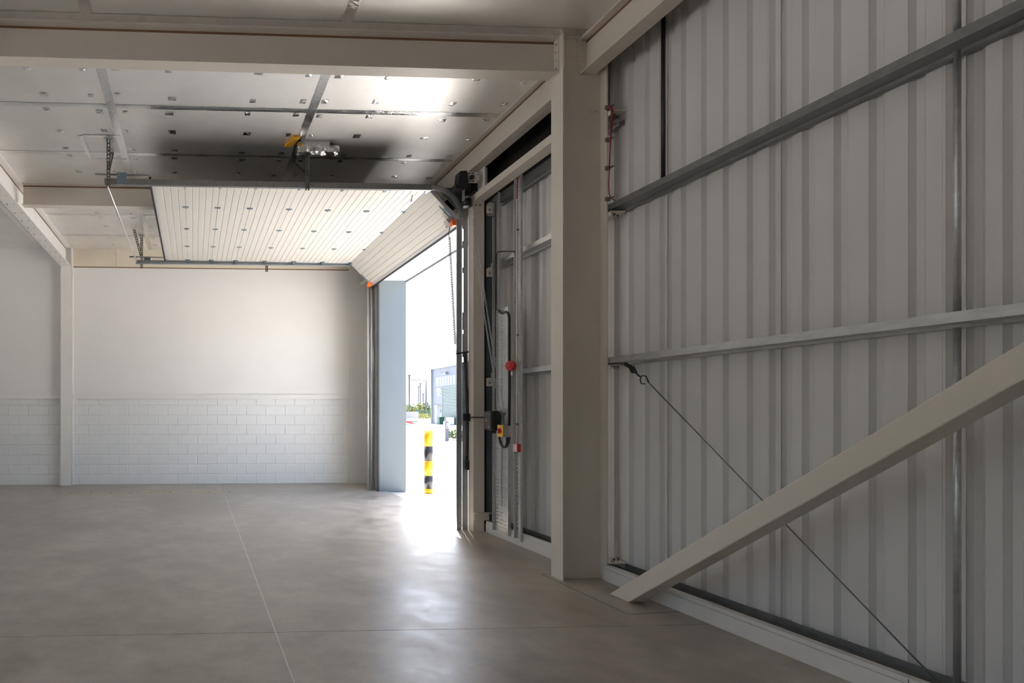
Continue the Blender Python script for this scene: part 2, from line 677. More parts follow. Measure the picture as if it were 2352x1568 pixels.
PER = .985
CY1_ = 5.60
for k in range(-11, 9):
    hi = 4.985 + PER * k + .012
    lo = hi - PER + .001
    if lo < YF:
        continue
    e = [4.985 + PER * k - c for c in CH]
    if hi > YB:
        hi = YB - .02
    if hi <= OY0 or lo >= OY1:
        liner_sheet(hi, lo, .10, CZ + .01, e)
    elif lo < OY0:
        liner_sheet(OY0 - .02, lo, .10, CZ + .01, e)
        liner_sheet(hi, OY0 - .02, OZ + .08, CZ + .01, e)
    elif hi > OY1:
        liner_sheet(hi, OY1 + .02, .10, CZ + .01, e)
        liner_sheet(OY1 + .02, lo, OZ + .08, CZ + .01, e)
    else:
        liner_sheet(hi, lo, OZ + .08, CZ + .01, e)

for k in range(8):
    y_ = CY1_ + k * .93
    B(XW - .03, XW - .024, y_ + .004, min(y_ + .926, YB - .06), 4.66, CZ - .005).build('gap_shade_sheet', 'gap_shade', wr)  # black sheets added to darken the shaded gap above the header

# ---- door reveal, head lining and soffit
rv = struct(MB().box(3.81, XO + .02, OY1, OY1 + .06, -.02, OZ).build('trim_4', 'reveal'))
struct(MB().box(3.997, XO + .02, OY0 - .06, OY0, -.02, OZ).build('trim_5', 'reveal'))
struct(MB().box(3.846, XO + .02, OY0 - .015, OY1 + .06, OZ, OZ + .05).build('trim_6', 'soffit'))
struct(B(XO + .02, XO + .04, OY0, OY1, OZ - .035, OZ + .16).build('trim_7', 'bld_trim'))

# ---- kerb upstand under the liner
for nm, ya, yb in (('baseboard_right', YF, 5.372), ('baseboard_right_far', 5.552, 7.62)):
    k = struct(MB().box(4.01, 4.075, ya, yb, 0, .118).build(nm, 'kerb_white'))
    B(4.015, 4.075, ya, yb, .121, .152).build('capping_strip', 'kerb_white', k)
    MB().ext([(4.075, .10), (4.235, .10), (4.235, .165), (4.228, .165), (4.228, .112), (4.16, .112), (4.16, .135), (4.155, .135), (4.155, .112), (4.075, .112)], 'y', ya, yb).build('sill_channel', 'galv_dark', k)
    for yy in ([4.93, 3.0, 1.1] if ya < 0 else []):
        B(4.006, 4.010, yy - .0015, yy + .0015, .0, .15).build('joint', 'grout', k)

# =================================================================== steelwork
# main column: I section, flanges parallel to the door wall
CX0, CX1, CY0, CY1 = 3.598, 4.055, 5.372, 5.552
CYM = (CY0 + CY1) / 2
col = thing('steel_column', 'cream painted steel I-section column standing between the brace and the door bay', 'column', ((CX0 + CX1) / 2, CYM, 0))
mb = MB()
mb.box(CX0, CX0 + .0145, CY0, CY1, 0, CZ)
mb.build('flange', 'steel_cream', col)
B(CX1 - .0145, CX1, CY0, CY1, 0, CZ).build('flange', 'steel_cream', col)
B(CX0 + .0145, CX1 - .0145, CYM - .005, CYM + .005, 0, CZ).build('web', 'steel_cream', col)
# cleats that carry the sheeting rails (cream plate, gusset, three bolts)


def bolt(mb, x, y, z, r=.009, h=.03):
    mb.tube([(x, y, z), (x, y, z - h)], r * .6, 6)
    mb.tube([(x, y, z), (x, y, z - .012)], r * 1.3, 6)
    return mb


for zc, up in ((.176, 1), (2.113, -1), (3.615, -1), (4.60, -1)):
    cl = MB()
    cl.box(CX1, CX1 + .012, CY0 - .03, CY1, zc - (.05 if up < 0 else -.0), zc + (.0 if up < 0 else .05))
    cl.ext([(CX1, CY0 - .035), (4.205, CY0 - .035), (4.235, CY0 + .03), (4.235, CY1), (CX1, CY1)], 'z', zc - .008, zc)
    c = cl.build('cleat', 'steel_cream', col)
    for (bx, by) in ((4.075, CY0 - .015), (4.14, CY0 + .03), (4.20, CY0 + .06)):
        bm_ = MB()
        if up < 0:
            bolt(bm_, bx, by, zc - .008)
        else:
            bolt(bm_, bx, by, zc + .03)
        bm_.build('bolt', 'galv_dark', c)
# bolts of the web connection
for k in range(3):
    MB().tube([(3.93 + .0, CYM - .005, 0), ] if False else [(3.93 + k * .035, CYM - .005, 4.64), (3.93 + k * .035, CYM - .02, 4.64)], .012, 6).build('bolt', 'steel_cream', col)


def beam_x(name, label, x0, x1, yc, wd, z0, z1, m='steel_cream', tf=.013, bottom=None):
    t = thing(name, label, 'beam', ((x0 + x1) / 2, yc, z0))
    MB().box(x0, x1, yc - wd / 2, yc + wd / 2, z0, z0 + tf).build('flange', bottom or m, t)
    MB().box(x0, x1, yc - wd / 2, yc + wd / 2, z1 - tf, z1).build('flange', m, t)
    MB().box(x0, x1, yc - .004, yc + .004, z0 + tf, z1 - tf).build('web', m, t)
    MB().box(x0, x1, yc - .0055, yc - .004, z1 - tf - .022, z1 - tf).build('shade_line', 'brown_line', t)  # brown strip paints the shadow line under the top flange
    return t


def beam_y(name, label, y0, y1, xc, wd, z0, z1, m='steel_cream', tf=.013, line_side=-1):
    t = thing(name, label, 'beam', (xc, (y0 + y1) / 2, z0))
    MB().box(xc - wd / 2, xc + wd / 2, y0, y1, z0, z0 + tf).build('flange', m, t)
    MB().box(xc - wd / 2, xc + wd / 2, y0, y1, z1 - tf, z1).build('flange', m, t)
    MB().box(xc - .004, xc + .004, y0, y1, z0 + tf, z1 - tf).build('web', m, t)
    s = line_side
    MB().box(xc + s * .004, xc + s * .0055, y0, y1, z1 - tf - .022, z1 - tf).build('shade_line', 'brown_line', t)  # shadow line below the ceiling, painted as a brown strip
    return t


bn = beam_x('steel_beam', 'cream painted steel beam bolted to the tall column, crossing under the foil ceiling', -2.78, CX0 - .012, 5.495, .15, 5.0, CZ)
ep = MB().box(CX0 - .012, CX0, 5.425, 5.545, 4.99, CZ).build('end_plate', 'steel_cream', bn)
for zz in (5.05, 5.13, 5.21, 5.29):
    for yy in (5.455, 5.53):
        MB().tube([(CX0 - .012, yy, zz), (CX0 - .030, yy, zz)], .012, 6).build('bolt', 'steel_cream', ep)
bmid = beam_x('steel_beam', 'painted steel cross beam passing above the open overhead door', -2.78, 3.82, 9.35, .14, 5.0, CZ, 'steel_cream')
be1 = beam_y('steel_beam', 'cream eaves beam above the bare metal liner wall with the diagonal brace', YF, CYM - .006, 3.90, .158, 5.0, CZ)
be2 = beam_y('steel_beam', 'cream eaves beam over the door opening behind the door motor', CYM + .006, YB - .03, 3.90, .158, 5.0, CZ)
for be, yy, sg in ((be1, CYM - .006, -1), (be2, CYM + .006, 1)):
    p = MB().box(3.80, 3.835, yy, yy + sg * .012, 5.02, CZ - .01).build('end_plate', 'steel_cream', be)
    if sg < 0:
        for zz in (5.07, 5.15, 5.23, 5.29):
            MB().tube([(3.818, yy - .012, zz), (3.818, yy - .026, zz)], .011, 6).build('bolt', 'steel_cream', p)
bl = beam_y('steel_beam', 'wide pale steel beam running from the back wall column along the ceiling', 0.5, 12.87, -2.89, .226, 4.93, CZ, 'steel_white', line_side=1)
mb = MB()
for k in range(26):
    y = 3.0 + k * .38
    for x in (-2.95, -2.84):
        mb.tube([(x, y + random.uniform(-.03, .03), 4.93), (x, y, 4.9275)], .009, 6)
mb.build('bolt_row', 'grout', bl)
# back wall column
cb = thing('steel_column', 'white steel column standing against the white block wall', 'column', (-2.88, 12.93, 0))
MB().box(-2.998, -2.762, 12.87, 12.884, 0, 4.93).build('flange', 'steel_white', cb)
MB().box(-2.886, -2.874, 12.884, YB, 0, 4.93).build('web', 'steel_white', cb)
MB().box(-2.78, -2.745, 12.93, YB, 0, CZ).build('side_lining', 'steel_white', cb)
# boxed beam along the top of the back wall
bb = thing('boxed_beam', 'pale yellow boxed beam along the top of the back wall', 'beam', (.4, YB - .02, 4.93))
xj = onY(267, 590, YB).x
MB().box(-2.745, xj - .003, YB - .03, YB, 4.955, CZ).build('casing_board', 'box_board', bb)
MB().box(xj + .003, 3.585, YB - .03, YB, 4.955, CZ).build('casing_board', 'box_board', bb)
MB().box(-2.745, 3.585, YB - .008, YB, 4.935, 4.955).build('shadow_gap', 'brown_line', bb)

# goalpost around the overhead door: jambs and header (channel sections)
jb = thing('door_goalpost', 'cream steel goalpost framing the overhead door opening beside the liner wall', 'door frame', (3.92, 7.70, 0))
j1 = MB().box(3.843, 3.995, 7.63, 7.78, 0, 4.555).build('jamb_post', 'steel_cream', jb)
MB().box(3.843, 3.995, OY1 + .17, OY1 + .32, 0, 4.555).build('jamb_post', 'steel_cream', jb)
hd = MB().box(3.843, 3.995, CYM + .02, YB - .035, 4.555, 4.645).build('header', 'steel_cream', jb)
for x in (3.875, 3.93):
    MB().tube([(x, 7.63, 4.50), (x, 7.616, 4.50)], .014, 6).build('bolt', 'galv_dark', j1)
MB().box(3.995, 4.045, 7.66, 7.72, .10, 4.56).build('gap_shade_strip', 'rubber', jb)  # black strip paints the dark gap between jamb and liner
ba = MB().box(3.85, 4.06, 7.618, 7.63, .16, .265).build('base_bracket', 'steel_cream', jb)
MB().box(3.85, 4.06, 7.545, 7.63, .262, .270).build('bracket_plate', 'steel_cream', jb)

# diagonal brace: square hollow section
t = math.tan(math.radians(37.5))
p0 = Vector((3.83, 4.86, 0.0))
d = Vector((0, -math.cos(math.radians(37.5)), math.sin(math.radians(37.5))))
mb = MB()
hw, ht = .072, .070
nrm = Vector((0, math.sin(math.radians(37.5)), math.cos(math.radians(37.5))))
c0 = Vector((3.83, 4.855, 0.0))
vs = []
for sx_ in (-1, 1):
    for st in (-1, 1):
        b0 = c0 + Vector((sx_ * hw, 0, 0)) + nrm * (st * ht)
        b0 = b0 - d * (b0.z / d.z)            # trimmed flat on the floor
        vs += [b0, b0 + d * 8.2]
mb.add(vs, [(0, 4, 6, 2), (1, 3, 7, 5), (0, 2, 3, 1), (4, 5, 7, 6), (0, 1, 5, 4), (2, 6, 7, 3)])
br = mb.build('diagonal_brace', 'steel_cream')
tag(br, 'cream square steel brace rising diagonally from the floor in front of the liner wall', 'brace')
bv = br.modifiers.new('bevel', 'BEVEL')
bv.width = .008
bv.segments = 2


# sheeting rails
def rail(y0, y1, zt, label, m='galv'):
    o = MB()
    z0 = zt - .058
    x0, x1 = 4.07, 4.246
    prof = [(x0, zt), (x0, z0), (4.185, z0), (4.195, z0 - .018), (x1, z0 - .018), (x1, zt - .02), (x1 - .003, zt - .02), (x1 - .003, z0 - .015),
            (4.197, z0 - .015), (4.187, z0 + .003), (x0 + .003, z0 + .003), (x0 + .003, zt - .003), (x0 + .018, zt - .003), (x0 + .018, zt)]
    o.ext(prof, 'y', y0, y1)
    r = o.build('sheeting_rail', m)
    return tag(r, label, 'rail', 'galvanised sheeting rails on the liner wall')


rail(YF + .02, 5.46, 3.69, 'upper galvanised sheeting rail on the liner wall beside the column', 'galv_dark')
rail(YF + .02, 5.46, 2.188, 'lower galvanised sheeting rail on the liner wall, the tie rod hooked below it')
rail(5.475, 7.60, 3.69, 'galvanised sheeting rail passing behind the cable trays, above the red sounder')
rail(5.475, 7.60, 2.188, 'galvanised sheeting rail ending beside the round red sounder')
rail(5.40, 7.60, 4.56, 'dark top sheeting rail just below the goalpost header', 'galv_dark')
# cleats at the door side of the rails
for zc in (4.477, 3.607, 2.105):
    pr = MB().box(4.005, 4.09, 7.585, 7.592, zc - .10, zc).build('rail_cleat', 'steel_cream', jb)
    MB().tube([(4.045, 7.585, zc - .055), (4.045, 7.570, zc - .055)], .014, 6).build('bolt', 'galv_dark', pr)
    MB().box(4.005, 4.21, 7.50, 7.592, zc, zc + .008).build('cleat_plate', 'steel_cream', pr)
# sag rods (vertical tubes between the rails)
for k, (za, zb) in enumerate(((.16, 2.108), (2.19, 3.61), (3.695, CZ - .02))):
    o = MB().tube([(4.135, 2.885, za), (4.135, 2.885, zb)], .0145, 12).build('sag_tube', 'galv')
    tag(o, ['galvanised vertical tube below the lower sheeting rail, behind the brace',
            'galvanised vertical tube between the two sheeting rails',
            'galvanised vertical tube above the upper sheeting rail'][k], 'tube', 'sag tubes on the liner wall')
# diagonal tie rod with hooked strap
ty = thing('tie_rod', 'thin dark tie rod slanting across the liner wall with a hooked end', 'tie rod', (4.15, 4.0, .17))
a_, b_ = Vector((4.15, 4.99, 1.92)), Vector((4.15, 2.985, .150))
MB().tube([a_, b_], .0045, 8).build('rod', 'galv_dark', ty)
hk = MB().tube([a_ + Vector((0, .0, .0)), a_ + Vector((0, .03, .06)), a_ + Vector((0, .075, .068)), a_ + Vector((0, .10, .035)), a_ + Vector((0, .085, -.005)), a_ + Vector((0, .045, -.01))], .006, 8)
hk.tube([a_ + Vector((0, .10, .06)), a_ + Vector((0, .19, .125))], .008, 8)
hk.build('hook', 'dark_plastic', ty)
MB().obox(a_ + Vector((0, .165, .10)), a_ + Vector((0, .205, .16)), .014, .05, (1, 0, 0)).obox(a_ + Vector((0, .20, .15)), a_ + Vector((0, .285, .196)), .035, .008, (1, 0, 0)).build('strap', 'dark_plastic', ty)

# black conduit above the upper rail
cd = MB().tube([(4.225, 4.915, 3.64), (4.225, 4.915, CZ - .01)], .017, 10).build('conduit', 'black')
tag(cd, 'black vertical conduit on the liner wall above the upper sheeting rail', 'conduit')

# red alarm cables clipped to the column flange
rc = thing('alarm_cable', 'red alarm cable looping down the column flange on grey clips', 'cable', (CX1, CY0, 3.66))


def fl(px, py, x=4.085):
    return onY(px, py, 5.322)


c1 = [fl(1398, 243), fl(1403, 244), fl(1407, 250), fl(1408, 265), fl(1406, 290), fl(1403, 320), fl(1401, 350), fl(1400, 385), fl(1398, 420), fl(1399, 445), fl(1404, 455), fl(1413, 461)]
c2 = [fl(1398, 245), fl(1402, 247), fl(1404.5, 253), fl(1405, 268), fl(1403.5, 292), fl(1402, 320), fl(1400.5, 350), fl(1399, 385)]
MB().tube(c1, .0045, 8).build('cable', 'red_cable', rc)
MB().tube(c2, .0045, 8).build('cable', 'red_cable', rc)
for py in (246, 320, 385, 456):
    v = onY(1396, py, CY0 - .012)
    z = v.z
    MB().box(CX1 - .034, CX1 + .012, CY0 - .016, CY0 - .001, z - .022, z + .016).box(CX1 + .002, CX1 + .022, CY0 - .054, CY0 - .004, z - .004, z + .006).build('clip', 'galv_dark', rc)
# =================================================================== the overhead sectional door
XB = 3.285          # where the leaf bends down


def zd(x):
    return 4.787 + .020 * (XB - x) / 3.85


door = thing('sectional_door', 'cream ribbed overhead sectional door, raised open under the ceiling', 'door', (1.5, 9.8, 4.30))
cuts = [-.555, -.130, .362, .862, 1.470, 2.080, 2.690, XB]


def hinge_mesh(nm):
    mb = MB()
    mb.box(-.045, -.012, -.028, .028, -.006, 0)
    mb.box(.012, .045, -.028, .028, -.006, 0)
    mb.tube([(0, -.034, -.010), (0, .034, -.010)], .010, 8)
    mb.tube([(-.030, -.012, -.006), (-.030, -.012, -.012)], .006, 6)
    mb.tube([(.030, .012, -.006), (.030, .012, -.012)], .006, 6)
    me = bpy.data.meshes.new(nm)
    me.from_pydata(mb.v, [], mb.f)
    me.materials.append(MATS['zinc_blue'])
    return me


def roller_mesh():
    mb = MB()
    mb.box(-.05, .05, -.035, .035, -.006, 0)
    mb.box(-.02, .02, -.03, .05, -.031, -.006)
    mb.tube([(0, -.03, -.022), (0, .126, -.022)], .006, 8)
    mb.tube([(0, .102, -.022), (0, .126, -.022)], .018, 12)
    me = bpy.data.meshes.new('roller_carrier')
    me.from_pydata(mb.v, [], mb.f)
    me.materials.append(MATS['zinc_blue'])
    return me


HM, RM = hinge_mesh('hinge'), roller_mesh()


def section(x0, x1, zf, y0, y1):
    """Ribbed panel: its inner face looks down; zf(x) gives that face."""
    gv, dp = .008, .007
    line = [(x0 + .0025, zf(x0))]
    n = max(2, int(round((x1 - x0) / .1)))
    for k in range(1, n):
        x = x0 + (x1 - x0) * k / n
        line += [(x - gv, zf(x)), (x, zf(x) + dp), (x + gv, zf(x))]
    line += [(x1 - .0025, zf(x1))]
    poly = line + [(x1 - .0025, zf(x1) + .042), (x0 + .0025, zf(x0) + .042)]
    return MB().ext(poly, 'y', y0, y1).build('door_section', 'door_cream', door)


secs = []
for i in range(len(cuts) - 1):
    s = section(cuts[i], cuts[i + 1], zd, DY0, DY1)
    secs.append(s)
    B(cuts[i] + .004, cuts[i + 1] - .004, DY0 + .002, DY1 - .002, zd(cuts[i]) + .043, zd(cuts[i]) + .047).build('outer_skin', 'door_outer', s)
    B(cuts[i] + .004, cuts[i + 1] - .004, DY0 - .006, DY0, zd(cuts[i + 1]) - .002, zd(cuts[i]) + .044).build('end_cap', 'alu', s)
    B(cuts[i] + .004, cuts[i + 1] - .004, DY1, DY1 + .006, zd(cuts[i + 1]) - .002, zd(cuts[i]) + .044).build('end_cap', 'alu', s)
    B(cuts[i] + .004, cuts[i] + .03, DY0 - .009, DY0 - .006, zd(cuts[i]) + .012, zd(cuts[i]) + .04).build('foam_edge', 'yellow', s)
    x = cuts[i + 1]
    for y in (8.73, 9.755, 10.785):
        o = bpy.data.objects.new('hinge', HM)
        COL.objects.link(o)
        o.parent = s
        o.location = Vector((x, y, zd(x))) - wloc(s)
    for y, rot in ((DY0 + .045, math.pi), (DY1 - .045, 0)):
        o = bpy.data.objects.new('roller_carrier', RM)
        COL.objects.link(o)
        o.parent = s
        o.location = Vector((x, y, zd(x))) - wloc(s)
        o.rotation_euler = (0, 0, rot)
# top edge: alu strip and rubber
B(-.592, -.553, DY0, DY1, zd(-.55) - .003, zd(-.55) + .045).build('top_profile', 'alu', door)
B(-.622, -.592, DY0 - .02, DY1 + .02, zd(-.55) - .012, zd(-.55) + .075).build('top_seal', 'rubber', door)
# bottom section, hanging down at an angle
XE, ZE = 3.735, 4.325
ang = math.atan2(ZE - zd(XB), XE - XB)
dv = Vector((math.cos(ang), 0, math.sin(ang)))
nv = Vector((-dv.z, 0, dv.x))      # away from the room
Lb = math.hypot(XE - XB, ZE - zd(XB))
o0 = Vector((XB, 0, zd(XB)))


def loc(s_, h_):
    v = o0 + dv * s_ + nv * h_
    return (v.x, v.z)


line = [loc(.003, 0)]
for k in range(1, 6):
    x = Lb * k / 6
    line += [loc(x - .008, 0), loc(x, .007), loc(x + .008, 0)]
line += [loc(Lb - .02, 0)]
bs = MB().ext(line + [loc(Lb - .02, .042), loc(.003, .042)], 'y', DY0, DY1).build('door_section', 'door_cream', door)
MB().ext([loc(.004, .042), loc(Lb - .022, .042), loc(Lb - .022, .046), loc(.004, .046)], 'y', DY0 + .002, DY1 - .002).build('outer_skin', 'door_outer', bs)
MB().ext([loc(Lb - .02, -.004), loc(Lb + .022, -.004), loc(Lb + .022, .045), loc(Lb - .02, .045)], 'y', DY0, DY1).build('bottom_profile', 'alu', bs)
MB().ext([loc(Lb + .022, -.003), loc(Lb + .060, .004), loc(Lb + .060, .038), loc(Lb + .022, .046)], 'y', DY0 - .01, DY1 + .01).build('bottom_seal', 'rubber', bs)
MB().ext([loc(.003, -.003), loc(Lb - .02, -.003), loc(Lb - .02, .044), loc(.003, .044)], 'y', DY0 - .006, DY0).build('end_cap', 'alu', bs)
MB().ext([loc(.003, -.003), loc(Lb - .02, -.003), loc(Lb - .02, .044), loc(.003, .044)], 'y', DY1, DY1 + .006).build('end_cap', 'alu', bs)
for y, sg in ((DY0, 1), (DY1, -1)):
    # bottom roller bracket with orange safety guard
    v = o0 + dv * (Lb - .10) - nv * .02
    c = MB()
    for k in range(7):
        pass
    w0 = o0 + dv * (Lb - .04) - nv * .012
    pts = []
    for k in range(9):
        a = math.pi * k / 8
        pts.append(loc(Lb - .04 + .05 * math.cos(a), -.01 - .075 * math.sin(a)))
    c.ext(pts, 'y', y - .004 * sg, y + .085 * sg)
    MB.build(c, 'safety_guard', 'orange', bs)
    MB().ext([loc(Lb - .30, -.006), loc(Lb - .08, -.006), loc(Lb - .08, 0), loc(Lb - .30, 0)], 'y', y + .01 * sg, y + .05 * sg).build('roller_bracket', 'zinc_blue', bs)
    if sg > 0:
        p, q = o0 + dv * (Lb - .36) - nv * .03, o0 + dv * (Lb - .08) - nv * .03
        MB().tube([p + Vector((0, y + .03, 0)), q + Vector((0, y + .03, 0))], .008, 8).tube(
            [p + dv * .12 + Vector((0, y + .015, 0)), p + dv * .12 + Vector((0, y + .10, 0))], .006, 6).build('slack_cable_rod', 'galv_dark', bs)
        q = o0 + dv * (Lb - .10) - nv * .03
        MB().obox(q + Vector((0, y + .09, 0)), q + Vector((0, y + .20, 0)) , .09, .05, nv).build('switch_box', 'grey_box', bs)
# handle loop
hx = onZ(946, 450, 4.785)
MB().tube([hx + Vector((0, -.03, .01)), hx + Vector((-.015, -.03, -.05)), hx + Vector((-.02, .0, -.085)), hx + Vector((.015, .05, -.06)), hx + Vector((.02, .05, .01))], .006, 6).build('handle_loop', 'galv_dark', secs[-1])

# ---- tracks
tk = thing('door_track', 'grey steel guide track curving from the vertical jamb to the ceiling, on the motor side', 'door track', (3.8, 7.76, 0), 'overhead door tracks')
tk2 = thing('door_track', 'bright steel guide track curving from the vertical jamb to the ceiling, beside the block wall', 'door track', (3.8, 11.87, 0), 'overhead door tracks')
RT = .42
for t_, y0, sg, vy in ((tk, 7.735, 1, 7.79), (tk2, 11.895, -1, 11.865)):
    xa = -1.215
    zt, zb = 4.818, 4.738
    # C-shaped channel opening toward the leaf
    def chan(y):
        return [(y, zb), (y + .05 * sg, zb), (y + .05 * sg, zb + .012), (y + .012 * sg, zb + .012), (y + .004 * sg, zb + .02), (y + .004 * sg, zt - .02), (y + .012 * sg, zt - .012),
                (y + .035 * sg, zt - .012), (y + .035 * sg, zt), (y, zt)]
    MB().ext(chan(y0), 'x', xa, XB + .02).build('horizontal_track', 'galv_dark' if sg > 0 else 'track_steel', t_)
    # bend
    n = 10
    for name, r0, r1, ya, yb in (('track_bend', RT - .035, RT + .035, y0, y0 + .006 * sg), ('track_bend_rim', RT + .028, RT + .036, y0, y0 + .05 * sg)):
        vs, fs = [], []
        cxx, czz = XB + .02, zt - .04 - RT
        for k in range(n + 1):
            a = math.pi / 2 * (1 - k / n)
            for rr in (r0, r1):
                for yy in (ya, yb):
                    vs.append((cxx + rr * math.cos(a), yy, czz + rr * math.sin(a)))
        for k in range(n):
            b0, b1 = k * 4, k * 4 + 4
            fs += [(b0, b1, b1 + 1, b0 + 1), (b0 + 2, b0 + 3, b1 + 3, b1 + 2), (b0, b0 + 2, b1 + 2, b1), (b0 + 1, b1 + 1, b1 + 3, b0 + 3)]
        fs += [(0, 1, 3, 2), (n * 4, n * 4 + 2, n * 4 + 3, n * 4 + 1)]
        MB().add(vs, fs).build(name, 'track_steel' if sg > 0 else 'galv', t_)
    xv = XB + .02 + RT
    if sg > 0:
        vt = MB()
        vt.box(xv - .035, xv + .035, vy, vy + .004, .0, czz)
        vt.box(xv - .035, xv - .031, vy, vy + .03, .0, czz)
        vt.build('vertical_track', 'track_steel', t_)
        # support angle between track and jamb, with gaps that let the daylight through
        an = MB()
        an.box(xv + .052, 3.843, 7.782, 7.786, .0, 4.62)
        an.box(3.838, 3.843, 7.782, 7.90, .0, 4.62)
        an.build('support_angle', 'track_steel', t_)
        for za, zb_ in ((.0, 2.35), (2.42, 2.75), (2.80, 3.05), (3.60, 3.68), (3.95, 4.05), (4.22, czz)):
            B(xv + .035, xv + .052, 7.783, 7.787, za, zb_).build('gap_plate', 'track_steel', t_)
        for z in (.06, .12, .45, 1.35, 2.05, 2.95):
            for dx in (.0, .03, .055):
                MB().tube([(xv + dx, vy - .002, z), (xv + dx, vy - .012, z)], .007, 6).build('bolt', 'alu', t_)
        # hold-up plate behind the bend
        MB().ext([(3.40, 4.80), (3.76, 4.80), (3.76, 4.42)], 'y', 7.80, 7.806).build('bend_plate', 'galv_dark', t_)
    else:
        vt = MB()
        vt.tube([(3.690, vy, .0), (3.690, vy, czz + .03)], .024, 10)
        vt.tube([(3.768, vy, .0), (3.768, vy, czz + .03)], .026, 10)
        vt.build('vertical_track', 'alu', t_)
        MB().box(3.794, 3.843, vy - .03, vy + .05, 0, OZ + .02).build('support_angle', 'track_steel', t_)
        B(3.81, 3.845, OY1 - .018, OY1, -.0, OZ).build('edge_seal', 'rubber', t_)
    # end buffer rod
    MB().tube([(xa - .13, y0 + .03 * sg, 4.885), (-.62, y0 + .03 * sg, 4.875)], .013, 8).build('buffer_rod', 'galv_dark', t_)
    B(xa + .17, xa + .30, y0 - .006 * sg, y0, 4.75, 4.90).build('joint_plate', 'zinc_blue', t_)
# tie bar across the ends
tb = MB().tube([(-1.205, 7.74, 4.778), (-1.195, 11.89, 4.778)], .016, 8).build('tie_bar', 'alu')
tag(tb, 'thin galvanised tie bar joining the inner ends of the door tracks', 'bar')


def slotted(p, q, wd, t=.003, pitch=.05, side=(1, 0, 0), leg=True):
    """Perforated angle: rails and rungs leave real slots; second leg plain."""
    p, q = Vector(p), Vector(q)
    L = (q - p).length
    d = (q - p) / L
    s = Vector(side)
    s = (s - d * s.dot(d)).normalized()
    nn = d.cross(s)
    mb = MB()

    def cell(a, b, u0, u1):
        vs = []
        for tt in (0, t):
            for (l_, u) in ((a, u0), (b, u0), (b, u1), (a, u1)):
                vs.append(p + d * l_ + s * u + nn * tt)
        mb.add(vs, [(0, 1, 2, 3), (7, 6, 5, 4), (0, 4, 5, 1), (1, 5, 6, 2), (2, 6, 7, 3), (3, 7, 4, 0)])
    cell(0, L, -wd / 2, -wd * .17)
    cell(0, L, wd * .17, wd / 2)
    k = 0
    while k * pitch < L:
        cell(k * pitch, min(L, k * pitch + pitch * .42), -wd * .17, wd * .17)
        k += 1
    if leg:
        vs = []
        for u in (wd / 2 - t, wd / 2):
            for (l_, h) in ((0, 0), (L, 0), (L, wd * .8), (0, wd * .8)):
                vs.append(p + d * l_ + s * u + nn * h)
        mb.add(vs, [(0, 1, 2, 3), (7, 6, 5, 4), (0, 4, 5, 1), (1, 5, 6, 2), (2, 6, 7, 3), (3, 7, 4, 0)])
    return mb


hang = [(-1.160, 7.7355, 4.70, 'slotted steel hanger angle by the taped ceiling patch, carrying the door track', (-1.17, 8.15)),
        (1.555, 7.7355, 4.70, 'slotted steel hanger angle below the foil-wrapped bracket, carrying the door track', (1.46, 8.30)),
        (-1.10, 11.936, 4.66, 'slotted steel hanger angle at the far inner end of the door track', (-1.22, 11.55)),
        (1.53, 11.936, 4.62, 'slotted steel hanger angle above the middle of the far door track', (1.42, 12.2))]
for x, y, zb, lab, (x2, y2) in hang:
    h = thing('track_hanger', lab, 'hanger', (x, y, zb), 'slotted hangers of the door tracks')
    slotted((x, y, CZ), (x, y, zb), .052).build('hanger_angle', 'hanger_steel', h)
    slotted((x2, y2, CZ), (x + (x2 - x) * .12, y + (y2 - y) * .01, 4.93), .05, leg=False).build('stay_angle', 'hanger_steel', h)
    MB().box(x - .06, x + .06, y - .05, y + .06, CZ - .022, CZ - .004).build('foil_seal', 'foil_crumple', h)
# foil-wrapped bracket with bare insulation beside it
fw = thing('foil_wrapped_bracket', 'crumpled foil-wrapped bracket at the ceiling over the door with bare yellow insulation', 'bracket', (1.65, 7.72, CZ - .16))
mb = MB()
vs, fs = [], []
nx, nr = 14, 8
for i in range(nx + 1):
    x = 1.40 + .58 * i / nx
    rr = .062 if i > 4 else .085
    for k in range(nr):
        a = 2 * math.pi * k / nr
        j = random.uniform(.75, 1.2)
        vs.append((x, 7.70 + rr * 1.25 * math.cos(a) * j, 5.245 + rr * math.sin(a) * j))
for i in range(nx):
    for k in range(nr):
        fs.append((i * nr + k, i * nr + (k + 1) % nr, (i + 1) * nr + (k + 1) % nr, (i + 1) * nr + k))
fs += [tuple(range(nr)), tuple(nx * nr + k for k in range(nr - 1, -1, -1))]
mb.add(vs, fs)
mb.build('foil_wrap', 'foil_crumple', fw)
MB().box(1.45, 1.85, 7.65, 7.80, 5.28, CZ - .001).build('packing', 'foil_tape', fw)
MB().add([(1.33, 7.52, CZ - .003), (1.42, 7.52, CZ - .003), (1.35, 7.80, CZ - .003), (1.25, 7.80, CZ - .003),
          (1.33, 7.52, CZ - .03), (1.42, 7.52, CZ - .03), (1.35, 7.80, CZ - .03), (1.25, 7.80, CZ - .03)],
         [(0, 1, 2, 3), (4, 5, 6, 7), (0, 1, 5, 4), (1, 2, 6, 5), (2, 3, 7, 6), (3, 0, 4, 7)]).build('insulation', 'insul_yellow', fw)
# taped frame of the ceiling patch near the inner hanger
q = [onZ(190, 311, CZ), onZ(275, 313, CZ), onZ(283, 366, CZ), onZ(220, 364, CZ)]
x0, x1, y0, y1 = q[0].x, q[2].x + .05, q[0].y, q[2].y
tape(x0 - .06, x0, y0, y1, h=.006)
tape(x0, x1, y0 - .03, y0 + .03, h=.006)
tape(x0, x1, y1 - .02, y1 + .02, h=.006)

